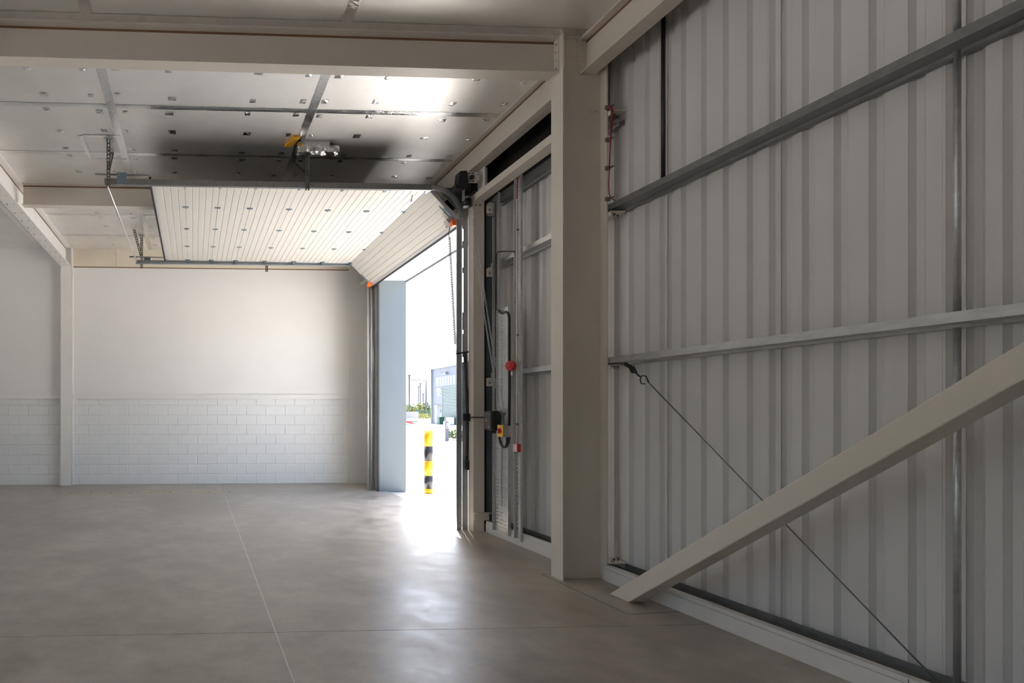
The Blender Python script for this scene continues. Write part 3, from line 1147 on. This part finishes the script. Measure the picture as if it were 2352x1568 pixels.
# ---- door operator (motor)
mo = thing('door_operator', 'black electric door motor on a slotted grey bracket at the top of the jamb', 'motor', (3.82, 7.66, 4.58))
my = 7.64
mb = MB()
mb.ext([(3.70, 4.86), (3.72, 5.05), (3.81, 5.06), (3.83, 4.98), (3.83, 4.84), (3.77, 4.80), (3.665, 4.82), (3.655, 4.87)], 'y', my - .09, my + .06)
mb.build('gearbox', 'black', mo)
mb = MB()
mb.box(3.825, 3.975, my - .06, my - .052, 5.015, 5.055).box(3.825, 3.975, my - .06, my - .052, 4.905, 4.945).box(3.90, 4.00, my - .058, my - .052, 4.945, 5.015)
mb.build('mounting_bracket', 'steel_white', mo)
for x in (3.85, 3.905):
    for z in (4.925, 5.035):
        B(x - .016, x + .022, my - .063, my - .060, z - .006, z + .006).build('slot', 'black', mo)
MB().tube([(3.895, my - .05, 4.98), (3.895, my - .075, 4.98)], .032, 14).build('shaft_end', 'dark_plastic', mo)
MB().box(3.98, 4.035, my - .06, my + .10, 4.80, 5.10).box(3.975, 3.985, my - .10, my - .05, 4.82, 5.10).build('wall_plate', 'steel_white', mo)
MB().tube([(3.845, my, 4.91), (3.845, my, 4.80)], .055, 16).build('motor_body', 'dark_plastic', mo)
MB().tube([(3.845, my, 4.80), (3.845, my, 4.73)], .048, 16).build('motor_neck', 'black', mo)
MB().tube([(3.848, my, 4.73), (3.848, my, 4.70)], .056, 16).build('motor_ring', 'grey_box', mo)
MB().tube([(3.853, my, 4.695), (3.853, my, 4.60)], [.064, .062], 16).build('motor_cap', 'black', mo)
MB().tube([(3.838, my - .01, 4.602), (3.838, my - .01, 4.583)], [.04, .03], 14).build('cap_cover', 'white_plastic', mo)
MB().tube([(3.80, my - .02, 4.86), (3.79, my - .04, 4.80), (3.79, my - .04, 4.70), (3.81, my - .05, 4.68), (3.86, my - .06, 4.71), (3.925, my - .05, 4.795), (4.065, my + .0, 4.80)], .008, 8).build('motor_cable', 'dark_plastic', mo)
MB().box(3.775, 3.795, my - .07, my - .03, 4.66, 4.84).build('cable_plate', 'track_steel', mo)
MB().tube([(3.895, my - .04, 4.98), (3.895, 11.95, 4.98)], .0125, 10).build('shaft', 'galv_dark', mo)
for c_ in mo.children:
    if c_.name.startswith('wall_plate'):
        c_.location = (-.02, 0, -.10)
    else:
        c_.location = (-.10, 0, -.12)


# ---- hand chain hanging from the motor, gathered at the control box
def chain(pts, step=.036, r=.0035):
    mb = MB()
    pts = [Vector(p) for p in pts]
    seg = []
    for a, b in zip(pts, pts[1:]):
        L = (b - a).length
        k = max(1, int(L / step))
        seg += [a + (b - a) * (i / k) for i in range(k)]
    seg.append(pts[-1])
    for i, (a, b) in enumerate(zip(seg, seg[1:])):
        d = (b - a).normalized()
        s = d.cross(Vector((1, .2, .1))).normalized()
        t = d.cross(s)
        e = s if i % 2 else t
        c, hl = (a + b) / 2, step * .62
        loop = [c + d * hl * math.cos(2 * math.pi * k / 6) + e * .010 * math.sin(2 * math.pi * k / 6) for k in range(6)]
        mb.tube(loop + [loop[0]], r, 4, caps=False)
    return mb


hc = thing('hand_chain', 'galvanised hand chain slanting from the door motor down to the control box', 'chain', (3.9, 7.6, 1.75))
A0, A1 = Vector((3.79, 7.60, 4.46)), onX(1148, 940, 3.982)
B0, B1 = Vector((3.82, 7.60, 4.46)), onX(1158, 942, 3.982)
for p, q in ((A0, A1), (B0, B1)):
    pts = []
    for k in range(13):
        t = k / 12
        v = p.lerp(q, t)
        v.z -= .16 * math.sin(math.pi * t)
        pts.append(v)
    chain(pts).build('chain_strand', 'galv', hc)
c3 = [A1, A1 + Vector((.0, -.055, -.02)), A1 + Vector((.0, -.06, -.45)), onX(1152, 1100, 3.982), onX(1153, 1163, 3.982)]
chain(c3).build('chain_tail', 'galv_dark', hc)

# ---- spiral cable of the bottom edge and the guard arm
spc = thing('spiral_cable', 'coiled black cable hanging from the door bottom edge to the jamb arm', 'cable', (3.72, 8.0, 2.4))
s0 = o0 + dv * (Lb - .10) + Vector((0, DY0 + .22, -.02))
pa = [onY(1033, 520, 8.0), onY(1031, 535, 8.0)]
top, bot = onY(1032, 545, 8.0), onY(1045.5, 790, 7.95)
hel = []
N = 62
for k in range(N * 6 + 1):
    t = k / (N * 6)
    c = top.lerp(bot, t)
    a = 2 * math.pi * k / 6
    hel.append(c + Vector((.016 * math.cos(a), .016 * math.sin(a), 0)))
MB().tube([s0, s0 + Vector((-.02, .0, -.05)), pa[0], pa[1], top], .006, 6).build('lead', 'dark_plastic', spc)
MB().tube(hel, .0065, 5).build('coil', 'dark_plastic', spc)
MB().tube([bot, onY(1046, 800, 7.94), onY(1048, 810, 7.9)], .004, 6).build('lead', 'dark_plastic', spc)
ar = thing('jamb_cable', 'black cable hose on the jamb with an arm, a junction box and a plug', 'cable', (3.8, 7.74, .85))
YH_ = 7.767
def hose_at(px, py, lim):
    q = onY(px, py, YH_)
    q.x = min(q.x, lim)
    return q


MB().tube([hose_at(px, py, 3.828) for px, py in ((1069, 811), (1071, 850), (1073, 900), (1074, 950), (1074, 1000), (1073, 1058))], .0145, 10).build('hose', 'black', ar)
MB().obox(onY(1048, 812, YH_), hose_at(1077, 808, 3.835), .03, .022).build('arm', 'dark_plastic', ar)
v = hose_at(1074, 958, 3.810)
MB().box(v.x - .032, v.x + .032, 7.715, 7.782, v.z - .05, v.z + .05).build('junction_box', 'black', ar)
zj = v.z
cs = Vector((v.x + .015, 7.72, zj))
v = hose_at(1074, 1068, 3.819)
MB().box(v.x - .022, v.x + .022, 7.74, 7.781, v.z - .065, v.z + .065).tube([v + Vector((0, 0, .06)), v + Vector((0, 0, .13))], .0145, 8).build('plug', 'black', ar)
MB().tube([cs, (3.822, 7.68, zj), (3.825, 7.617, zj), (3.86, 7.608, zj), (3.93, 7.600, zj), (3.945, 7.56, zj), (3.94, 7.372, zj)], .009, 8).build('conduit', 'black', ar)

# =================================================================== services on the liner wall beside the door
XS = 3.995


def perf(x, y0, y1, z0, z1, ny, nz, fy=.45, fz=.45, t=.002, skip=None):
    """Perforated sheet in the plane x, with real holes."""
    mb = MB()
    dy, dz = (y1 - y0) / ny, (z1 - z0) / nz
    for i in range(ny):
        for j in range(nz):
            a, b = y0 + i * dy, z0 + j * dz
            if skip and skip(i, j):
                mb.add([(x, a, b), (x, a + dy, b), (x, a + dy, b + dz), (x, a, b + dz)], [(0, 1, 2, 3)])
                continue
            ff = fz if (i % 2 == 0) else fz * .45
            ya, yb = a + dy * (1 - fy) / 2, a + dy * (1 + fy) / 2
            za, zb = b + dz * (1 - ff) / 2, b + dz * (1 + ff) / 2
            vs = [(x, a, b), (x, a + dy, b), (x, a + dy, b + dz), (x, a, b + dz), (x, ya, za), (x, yb, za), (x, yb, zb), (x, ya, zb)]
            mb.add(vs, [(0, 1, 5, 4), (1, 2, 6, 5), (2, 3, 7, 6), (3, 0, 4, 7)])
    return mb


ya, yb = onX(1171, 1100, XS).y, onX(1135, 1100, XS).y
zt_, zb_ = onX(1140, 712, XS).z, .078
tr = thing('cable_tray', 'wide perforated galvanised cable tray behind the door control box', 'cable tray', (XS, (ya + yb) / 2, zb_), 'perforated cable trays')
perf(XS + .012, ya, yb, zb_, zt_, 8, 62, .38, .34, skip=lambda i, j: i > 4 and 14 < j < 60).build('tray_bed', 'galv', tr)
for y, s in ((ya, 1), (yb, -1)):
    MB().box(XS - .025, XS + .012, y - .003, y + .003, zb_, zt_ + (0 if s > 0 else 1.25)).build('tray_side', 'galv', tr)
ya2, yb2 = onX(1147, 600, XS).y, onX(1132.5, 600, XS).y
t2 = thing('cable_tray', 'narrow perforated cable tray with black cable beside the door jamb', 'cable tray', (XS, (ya2 + yb2) / 2, zt_), 'perforated cable trays')
perf(XS + .012, ya2, yb2, zt_ + .01, 4.53, 2, 60, .4, .4).build('tray_bed', 'galv_dark', t2)
MB().box(XS - .02, XS + .012, ya2 - .003, ya2 + .003, zt_ + .01, 4.53).build('tray_side', 'galv', t2)
ya3, yb3 = onX(1198.5, 900, XS).y, onX(1184, 900, XS).y
zb3, zt3 = .085, 4.55
t3 = thing('cable_tray', 'tall slotted cable tray carrying the red sounder and the call point', 'cable tray', (XS, (ya3 + yb3) / 2, zb3), 'perforated cable trays')
perf(XS + .010, ya3, yb3, zb3, zt3, 3, 90, .42, .45).build('tray_bed', 'galv', t3)
MB().box(XS - .02, XS + .010, ya3 - .003, ya3 + .003, zb3 - .02, zt3).build('tray_side', 'galv', t3)
MB().box(XS - .02, XS + .010, yb3 - .003, yb3 + .003, zb3, zt3).build('tray_side', 'galv', t3)
ymid = ya3 + (yb3 - ya3) * .62
cc = thing('alarm_conduit', 'cream conduit with red wires on the tall slotted tray', 'conduit', (XS - .012, ymid, 1.2))
MB().tube([(XS - .012, ymid, 1.22), (XS - .012, ymid, 4.28)], .011, 10).build('conduit_tube', 'conduit_cream', cc)
MB().tube([(XS - .012, ymid, 4.28), (XS - .015, ymid - .012, 4.36), (XS - .014, ymid - .02, 4.54)], .007, 8).build('wire', 'red_cable', cc)
for z in (1.5, 2.6, 3.9):
    B(XS - .026, XS + .005, ymid - .016, ymid + .016, z - .01, z + .01).build('saddle', 'galv_dark', cc)
# red sounder
v = onX(1181, 840, XS - .05)
sd = thing('alarm_sounder', 'round red fire alarm sounder fixed to the tall slotted tray', 'alarm', (v.x, v.y, v.z - .06))
d_ = Vector((-.75, -.45, 0)).normalized()
c0_ = Vector((XS - .062, v.y + .02, v.z))
MB().tube([c0_, c0_ + d_ * .015, c0_ + d_ * .055, c0_ + d_ * .07], [.05, .062, .062, .045], 20).build('sounder_body', 'red', sd)
MB().tube([c0_ + d_ * .068, c0_ + d_ * .077], [.035, .025], 16).build('grille', 'red', sd)
MB().tube([c0_ + Vector((-.01, 0, -.05)), c0_ + Vector((-.005, 0, -.12))], .012, 8).build('gland', 'white_plastic', sd)
# call point
v = onX(1188, 1028, XS - .04)
cp = thing('call_point', 'square red manual call point on the tall slotted tray', 'call point', (v.x, v.y, v.z - .06))
MB().box(XS - .065, XS - .021, v.y - .045, v.y + .045, v.z - .048, v.z + .048).build('housing', 'red', cp)
fp = MB().box(XS - .069, XS - .065, v.y - .043, v.y + .043, v.z - .046, v.z + .046).build('front_plate', 'pink_label', cp)
MB().box(XS - .0705, XS - .069, v.y - .026, v.y + .026, v.z - .018, v.z + .02).build('window', 'white_plastic', cp)
MB().box(XS - .071, XS - .0705, v.y - .016, v.y + .016, v.z - .002, v.z + .004).build('mark', 'grey_box', cp)
# control box
v0, v1 = onX(1119, 990, 4.02), onX(1150, 990, 4.02)
yb_, yf_ = v0.y, v0.y - .20
zc0, zc1 = onX(1150, 989, 3.935).z, onX(1150, 943, 3.935).z
bx_ = thing('control_box', 'black door control box with indicator buttons in front of the perforated tray', 'control box', (3.99, 7.35, zc0))
cyf, cyb = 7.197, 7.375
MB().box(3.90, 3.968, cyf, cyb, zc0, zc1).build('enclosure', 'black', bx_)
MB().box(3.86, 3.90, cyf + .008, cyb - .008, zc0 + .008, zc1 - .008).build('cover', 'dark_plastic', bx_)
for zz, yy, m_ in ((.84, .30, 'red'), (.84, .62, 'grey_box'), (.50, .35, 'white_plastic'), (.50, .65, 'grey_box'), (.35, .62, 'orange'), (.18, .32, 'red'), (.18, .64, 'conduit_cream')):
    z = zc0 + (zc1 - zc0) * zz
    y = cyb - (cyb - cyf) * yy
    MB().tube([(3.86, y, z), (3.855, y, z)], .010, 10).build('button', m_, bx_)
for y in (7.24, 7.29, 7.34):
    MB().tube([(3.935, y, zc0), (3.935, y, zc0 - .04)], .012, 8).build('gland', 'black', bx_)
# isolator switch
zi0, zi1 = onX(1160, 1003, 3.955).z, onX(1160, 975.5, 3.955).z
iy = onX(1152, 990, 3.955).y
iso = thing('isolator_switch', 'grey isolator box with yellow plate and red rotary knob beside the control box', 'switch', (4.0, iy - .07, zi0))
MB().box(3.895, 3.969, iy - .145, iy - .015, zi0, zi1).build('enclosure', 'grey_box', iso)
MB().box(3.890, 3.895, iy - .142, iy - .018, zi0 + .004, zi1 - .004).build('plate', 'yellow', iso)
zc = (zi0 + zi1) / 2
MB().tube([(3.890, iy - .08, zc), (3.872, iy - .08, zc)], .034, 16).build('knob', 'red', iso)
B(3.862, 3.874, iy - .086, iy - .074, zc - .03, zc + .03).build('knob_bar', 'red', iso)
# black conduits on the wall
kc = thing('tray_conduit', 'black conduit on the wide tray, bending from the narrow tray down to the isolator', 'conduit', (XS, 7.1, 1.5))
XC = XS - .0415
MB().tube([onX(1146, 713, XS - .012), onX(1149, 717, XS - .03)] + [onX(px, py, XC) for px, py in ((1154, 719), (1162, 716), (1168, 720), (1169.5, 730), (1169.5, 800), (1169.8, 900), (1169.5, 977))], .016, 10).build('conduit_tube', 'black', kc)
MB().tube([onX(1147, 992, 3.945), onX(1147, 1005, 3.935), onX(1150, 1018, 3.935), onX(1156, 1027, 3.935), onX(1162, 1026, 3.935), onX(1165, 1016, 3.935), onX(1165, 1004, 3.935)], .016, 10).build('conduit_loop', 'black', kc)
MB().tube([onX(1170, 1003, 3.945), onX(1169, 1015, 3.945), onX(1164, 1026, 3.940)], .012, 8).build('conduit_tail', 'black', kc)
cu = MB().tube([onX(1139, 700, XS - .01), onX(1139.5, 620, XS - .01), onX(1140, 592, XS - .01), onX(1140.5, 584, XS - .03), onX(1142, 579.5, XS - .038), onX(1147, 577.5, XS - .038), onX(1165, 577, XS - .036), onX(1177, 577.5, XS - .03), onX(1183, 578, XS - .012)], .008, 8).build('bent_cable', 'black')
tag(cu, 'thin black cable arching from the narrow tray to the tall slotted tray', 'cable')
kv = MB().tube([onX(1137.3, 462, XS - .008), onX(1138, 700, XS - .008), onX(1137.5, 940, XS - .008)], .006, 6).build('tray_cable', 'black')
tag(kv, 'straight black cable running down the narrow tray to the control box', 'cable')

# =================================================================== floor tape
ft = thing('floor_tape', 'worn yellow and grey hazard tape outlining a bay on the floor by the block wall', 'tape', (-.9, 11.75, 0))
ta, tb_ = onZ(152, 1132), onZ(530, 1130)
yy = (ta.y + tb_.y) / 2


def dashes(p, q, n):
    for k in range(n):
        a, b = p.lerp(q, k / n), p.lerp(q, (k + .5) / n)
        c = p.lerp(q, (k + 1) / n)
        MB().obox(a + Vector((0, 0, .001)), b + Vector((0, 0, .001)), .05, .0016).build('yellow_stripe', 'hazard_yellow', ft)
        MB().obox(b + Vector((0, 0, .001)), c + Vector((0, 0, .001)), .05, .0012).build('grey_stripe', 'hazard_dark' if k % 3 == 0 else 'concrete', ft)


dashes(Vector((ta.x, yy, 0)), Vector((tb_.x, yy, 0)), 25)
sa_, sb_ = onZ(337, 1131), onZ(346, 1117)
dashes(Vector((sa_.x, yy + .03, 0)), Vector((sb_.x, sb_.y, 0)), 8)

# =================================================================== outside
GZ = -.03
bo = onZ(984, 1132.5, GZ)
bl_ = thing('bollard', 'yellow and black banded steel bollard outside the open door', 'bollard', (bo.x, bo.y, GZ))
zs = [GZ, .07, .34, .645, .945, 1.262]
for k in range(5):
    MB().tube([(bo.x, bo.y, zs[k]), (bo.x, bo.y, zs[k + 1])], .092, 24).build('band', 'bollard_yellow' if k % 2 == 0 else 'bollard_black', bl_)
MB().tube([(bo.x, bo.y, 1.262), (bo.x, bo.y, 1.27)], [.092, .084], 24).build('cap', 'bollard_yellow', bl_)
tp = onZ(948, 1127, GZ)
tm = MB().obox(onZ(938, 1122, GZ) + Vector((0, 0, .02)), onZ(953, 1129, GZ) + Vector((0, 0, .02)), .05, .04).build('timber_offcut', 'timber')
tag(tm, 'small timber offcut lying on the ground by the door reveal', 'offcut')

# building 12 across the yard: long facade parallel to our door wall
XBD = 34.3
bd = thing('warehouse_building', 'blue-grey warehouse unit number 12 across the yard with strip windows', 'building', (XBD + 8, 60, GZ))
YE = 80.5


def fy(px):
    return onX(px, 900, XBD).y


yg = fy(1017)
MB().box(XBD, XBD + 16, 30, YE, GZ, 7.75).build('wall', 'bld_panel', bd)
MB().box(XBD - .25, XBD + 16.2, 29.8, YE + .25, 7.75, 8.0).build('roof_edge', 'bld_trim', bd)
MB().tube([(XBD - .12, YE - .35, GZ), (XBD - .12, YE - .35, 7.75)], .09, 8).build('downpipe', 'bld_trim', bd)
# horizontally ribbed cladding
mb = MB()
z = .15
while z < 5.05:
    mb.ext([(XBD, z), (XBD - .09, z + .03), (XBD - .09, z + .12), (XBD - .02, z + .15), (XBD, z + .15)], 'y', 30, yg)
    z += .20
mb.build('ribbed_cladding', 'bld_green', bd)
B(XBD - .11, XBD, yg, yg + .12, 0, 5.1).build('corner_trim', 'bld_trim', bd)
# strip window
wf = MB().box(XBD - .04, XBD, 30, fy(1000), 5.22, 6.62).build('window_band', 'bld_frame', bd)
yy = fy(1000)
k = 0
y = yy - 1.0
MB().box(XBD - .05, XBD - .04, fy(1004.5), fy(1001.5), 5.3, 6.55).build('pane', 'glass_dark', wf)
wid = (fy(1005) - fy(1062)) / 9.0
y = fy(1004.7)
while y > 31:
    MB().box(XBD - .06, XBD - .04, y - wid + .26, y, 5.30, 6.55).build('pane', 'glass', wf)
    y -= wid
# entrance
ent = MB().box(XBD - .03, XBD, yg + .15, fy(999), GZ, 2.75).build('entrance', 'bld_frame', bd)
MB().box(XBD - .05, XBD - .03, fy(1005.5), fy(1000), GZ, 2.7).build('side_panel', 'bld_trim', ent)
MB().box(XBD - .05, XBD - .03, fy(1015), fy(1011), .1, 2.0).build('pane', 'glass_dark', ent)
MB().box(XBD - .05, XBD - .03, fy(1015.5), fy(1006.5), 2.12, 2.68).build('pane', 'glass', ent)
MB().obox((XBD - .9, fy(1013), 2.3), (XBD - .03, fy(999), 2.75), .06, .06).build('canopy_strut', 'alu', ent)
# wall lamp on the facade
ly = fy(1025)
MB().obox((XBD - .9, ly, 7.05), (XBD, ly, 7.10), .05, .05).box(XBD - .35, XBD - .1, ly - .45, ly + .0, 6.75, 7.05).build('flood_light', 'bld_trim', bd)
# the number, built from strokes, facing the yard
z0, z1 = 3.95, 5.0
n1 = fy(1006)
MB().box(XBD - .05, XBD, n1 - .12, n1 + .08, z0, z1).obox((XBD - .025, n1 + .0, z1 - .05), (XBD - .025, n1 + .32, z1 - .27), .05, .13, (1, 0, 0)).build('digit_1', 'white_plastic', bd)
n2 = fy(1010.5)
pts = []
for k in range(9):
    a = math.pi * (.95 - 1.25 * k / 8)
    pts.append((XBD - .03, n2 - .32 * math.cos(a) * -1 * -1, z1 - .30 + .24 * math.sin(a)))
pts = [(XBD - .03, n2 + .34, z1 - .28), (XBD - .03, n2 + .26, z1 - .10), (XBD - .03, n2, z1 - .05), (XBD - .03, n2 - .26, z1 - .14), (XBD - .03, n2 - .30, z1 - .36),
       (XBD - .03, n2 - .12, z1 - .62), (XBD - .03, n2 + .30, z0 + .07), (XBD - .03, n2 - .36, z0 + .07)]
MB().tube(pts, .085, 8).build('digit_2', 'white_plastic', bd)

# condenser unit, green bin, charger, planter
a = onZ(1044.5, 975, GZ)
xc, yc = XBD - .7, fy(1044.5)
ac = thing('condenser_unit', 'white outdoor condenser unit standing against the green ribbed facade', 'air conditioner', (xc, yc, GZ))
MB().box(xc - .2, xc + .35, yc - .55, yc + .55, GZ + .06, .95).build('casing', 'white_plastic', ac)
MB().tube([(xc - .2, yc + .18, .5), (xc - .23, yc + .18, .5)], .3, 16).build('fan_grille', 'grey_box', ac)
MB().box(xc - .15, xc + .3, yc - .5, yc + .5, GZ, GZ + .06).build('feet', 'black', ac)
bn_ = thing('wheelie_bin', 'dark green bin beside the warehouse entrance', 'bin', (XBD - 1, fy(1029), GZ))
yb0 = fy(1029)
MB().ext([(XBD - 1.25, GZ), (XBD - .75, GZ), (XBD - .65, .9), (XBD - 1.35, .9)], 'y', yb0 - .3, yb0 + .4).build('body', 'fence_green', bn_)
MB().ext([(XBD - 1.4, .9), (XBD - .6, .9), (XBD - .6, 1.02), (XBD - 1.3, .96)], 'y', yb0 - .35, yb0 + .45).build('lid', 'fence_green', bn_)
e = onZ(1025, 1012.5, GZ)
ev = thing('charging_post', 'slim grey charging post with a screen standing in the yard', 'charging post', (e.x, e.y, GZ))
MB().ext([(e.x - .11, GZ), (e.x + .11, GZ), (e.x + .13, 1.02), (e.x + .05, 1.12), (e.x - .13, 1.12)], 'y', e.y - .09, e.y + .09).build('post', 'charger', ev)
MB().box(e.x - .135, e.x - .105, e.y - .092, e.y + .092, GZ, 1.10).build('side_trim', 'alu', ev)
fr = MB().box(e.x - .02, e.x + .095, e.y - .10, e.y - .09, .70, 1.02).build('socket_frame', 'alu', ev)
MB().box(e.x + .005, e.x + .075, e.y - .104, e.y - .10, .86, .98).build('screen', 'screen_blue', fr)
MB().box(e.x + .005, e.x + .075, e.y - .104, e.y - .10, .73, .83).build('socket', 'black', fr)
pl = thing('planting_bed', 'low kerbed planting bed with reddish soil and small weeds in the yard', 'planter', (onZ(1050, 1012, GZ).x, onZ(1050, 1012, GZ).y, GZ))
p0_, p1_ = onZ(1033, 1010, GZ), onZ(1075, 1015, GZ)
MB().obox(p0_, p1_, .15, .26).build('kerb', 'render_white', pl)
MB().add([p0_ + Vector((0, .1, .08)), p1_ + Vector((0, .1, .08)), p1_ + Vector((1.5, 3.0, .12)), p0_ + Vector((.8, 3.0, .12)), p0_ + Vector((0, .1, -.02)), p1_ + Vector((0, .1, -.02)), p1_ + Vector((1.5, 3, -.02)), p0_ + Vector((.8, 3, -.02))],
         [(0, 1, 2, 3), (4, 5, 6, 7), (0, 1, 5, 4), (1, 2, 6, 5), (2, 3, 7, 6), (3, 0, 4, 7)]).build('soil', 'soil', pl)


def foliage(mb, c, rx, rz, n, s):
    for _ in range(n):
        th, ph = random.uniform(0, 2 * math.pi), math.acos(random.uniform(-1, 1))
        rr = random.random() ** .4
        p = Vector(c) + Vector((rx * rr * math.sin(ph) * math.cos(th), rx * rr * math.sin(ph) * math.sin(th), rz * rr * math.cos(ph)))
        u = Vector((random.gauss(0, 1), random.gauss(0, 1), random.gauss(0, 1))).normalized()
        v = u.cross(Vector((random.gauss(0, 1), random.gauss(0, 1), random.gauss(0, 1)))).normalized()
        mb.add([p + u * s, p - u * s * .4 + v * s * .5, p - u * s * .4 - v * s * .5], [(0, 1, 2)])
    return mb


for k, t in enumerate((.15, .55, .8)):
    p = p0_.lerp(p1_, t) + Vector((.2, .8, .12))
    mb = foliage(MB(), p + Vector((0, 0, .22)), .35, .28, 130, .12)
    mb.build('weed', 'leaf_green', pl)

# far yard edge: barrier, hoarding, fence, trees, masts, hills
YR = 88.0
gr = thing('guard_rail', 'low grey metal guard rail at the far edge of the yard', 'guard rail', (onY(950, 970, YR).x, YR, GZ))
xa, xb = onY(905, 966, YR).x, onY(988, 966, YR).x
MB().box(xa, xb, YR - .05, YR, .25, .62).build('beam', 'alu', gr)
x = xa
while x < xb:
    MB().box(x, x + .12, YR, YR + .12, GZ, .6).build('post', 'galv_dark', gr)
    x += 2.0
YH = 95.0
hw_ = B(onY(900, 950, YH).x, onY(961.5, 950, YH).x, YH, YH + .3, GZ, 1.72).build('hoarding', 'render_white')
tag(hw_, 'pale blank hoarding wall behind the guard rail', 'wall')
YG = 104.0
fg = thing('palisade_fence', 'green palisade fence in front of the far trees', 'fence', (onY(975, 950, YG).x, YG, GZ))
x, xe = onY(957, 950, YG).x, onY(1010, 950, YG).x
while x < xe:
    MB().box(x, x + .16, YG, YG + .04, GZ, 2.05).build('pale', 'fence_green', fg)
    x += .40
MB().box(onY(957, 950, YG).x, xe, YG + .04, YG + .1, .5, .6).box(onY(957, 950, YG).x, xe, YG + .04, YG + .1, 1.6, 1.7).build('fence_rail', 'fence_green', fg)
sg_ = B(onY(957, 950, YG - .5).x - .2, onY(962, 950, YG - .5).x, YG - .5, YG - .3, GZ, 2.1).build('gate_cabinet', 'fence_green')
tag(sg_, 'dark green cabinet at the end of the palisade fence', 'cabinet')
trees = [(932, 108, 3.3, .95, 0, 'broad yellow-green tree half hidden by the door reveal'),
         (941, 113, 3.0, .95, 1, 'dark green tree at the foot of the capped lamp mast'),
         (949, 118, 3.5, 1.0, 0, 'yellow-green tree rising behind the pale hoarding wall'),
         (956, 109, 2.6, .75, 0, 'low yellow-green tree above the end of the hoarding wall'),
         (963.5, 114, 3.6, .95, 0, 'yellow-green tree behind the pair of thin lamp masts'),
         (971, 121, 3.5, 1.0, 0, 'yellow-green tree behind the short lamp mast'),
         (980, 112, 4.0, .85, 1, 'tall narrow dark green tree by the mast with a side arm'),
         (988, 118, 3.1, .95, 0, 'yellow-green tree beside the warehouse corner')]
for (px, Y_, ht_, rx, kd, lab) in trees:
    c = onY(px, 950, Y_)
    t_ = thing('tree', lab, 'tree', (c.x, Y_, GZ), 'trees beyond the yard')
    foliage(MB(), (c.x, Y_, ht_ * .55), rx, ht_ * .48, 420, .24).build('crown', 'leaf_green' if kd else 'leaf_yellow', t_)
    MB().tube([(c.x, Y_, GZ), (c.x, Y_, ht_ * .6)], .09, 6).build('trunk', 'timber', t_)
shr = onY(971, 955, 98)
s_ = foliage(MB(), (shr.x, 98, .7), 1.3, .8, 260, .22).build('shrub', 'leaf_yellow')
tag(s_, 'low yellow shrub in front of the palisade fence', 'shrub')
for (px, top_, arm, lab) in ((940, 862, .0, 'tall lamp mast with a small top cap, beside the door reveal'), (961.5, 888, .0, 'thin lamp mast in the middle of the far trees'),
                             (965.5, 881, .0, 'lamp mast with a rounded head above the far trees'), (972, 904, .0, 'short lamp mast behind the palisade fence'),
                             (978.5, 872, -1, 'tall lamp mast with a side arm, nearest the warehouse corner'), (992, 930, 0, 'short post beside the warehouse corner')):
    ht_ = 8.0 if top_ < 900 else (6.0 if top_ < 920 else 3.0)
    D = F * (ht_ - H) / (HZ - top_)
    r = ray(px, HZ)
    p = Vector((r.x * D, r.y * D, GZ))
    t_ = thing('lamp_mast', lab, 'lamp post', p, 'lamp masts beyond the yard')
    MB().tube([p, (p.x, p.y, ht_)], [.17, .12], 8).build('mast', 'pole', t_)
    if arm:
        MB().box(p.x - 3.0, p.x, p.y - .1, p.y + .1, ht_ - .15, ht_).build('arm', 'pole', t_)
    else:
        MB().box(p.x - .3, p.x + .3, p.y - .2, p.y + .2, ht_ - .05, ht_ + .12).build('lamp_head', 'pole', t_)
# distant wooded ridge
vs, fs = [], []
n = 40
for k in range(n + 1):
    x = -60 + 460 * k / n
    h_ = 12 + 4 * math.sin(k * .7) + 3 * math.sin(k * 1.9)
    vs += [(x, 390, GZ), (x, 400, h_ * .7), (x, 415, h_)]
for k in range(n):
    for e_ in range(2):
        a_ = k * 3 + e_
        fs.append((a_, a_ + 1, a_ + 4, a_ + 3))
hl = MB().add(vs, fs, True).build('hills', 'hill')
struct(hl)
# traffic cone-like litter pile by the reveal
c_ = onZ(941, 979, GZ)
tb2 = thing('barrier_board', 'small red and white barrier board lying at the yard edge', 'barrier', (c_.x, c_.y, GZ))
MB().obox(c_ + Vector((-.6, 0, .55)), c_ + Vector((.5, 0, .35)), .06, .22).build('board', 'red', tb2)
MB().obox(c_ + Vector((-.5, 0, .3)), c_ + Vector((.1, 0, .05)), .06, .12).build('leg', 'screen_blue', tb2)
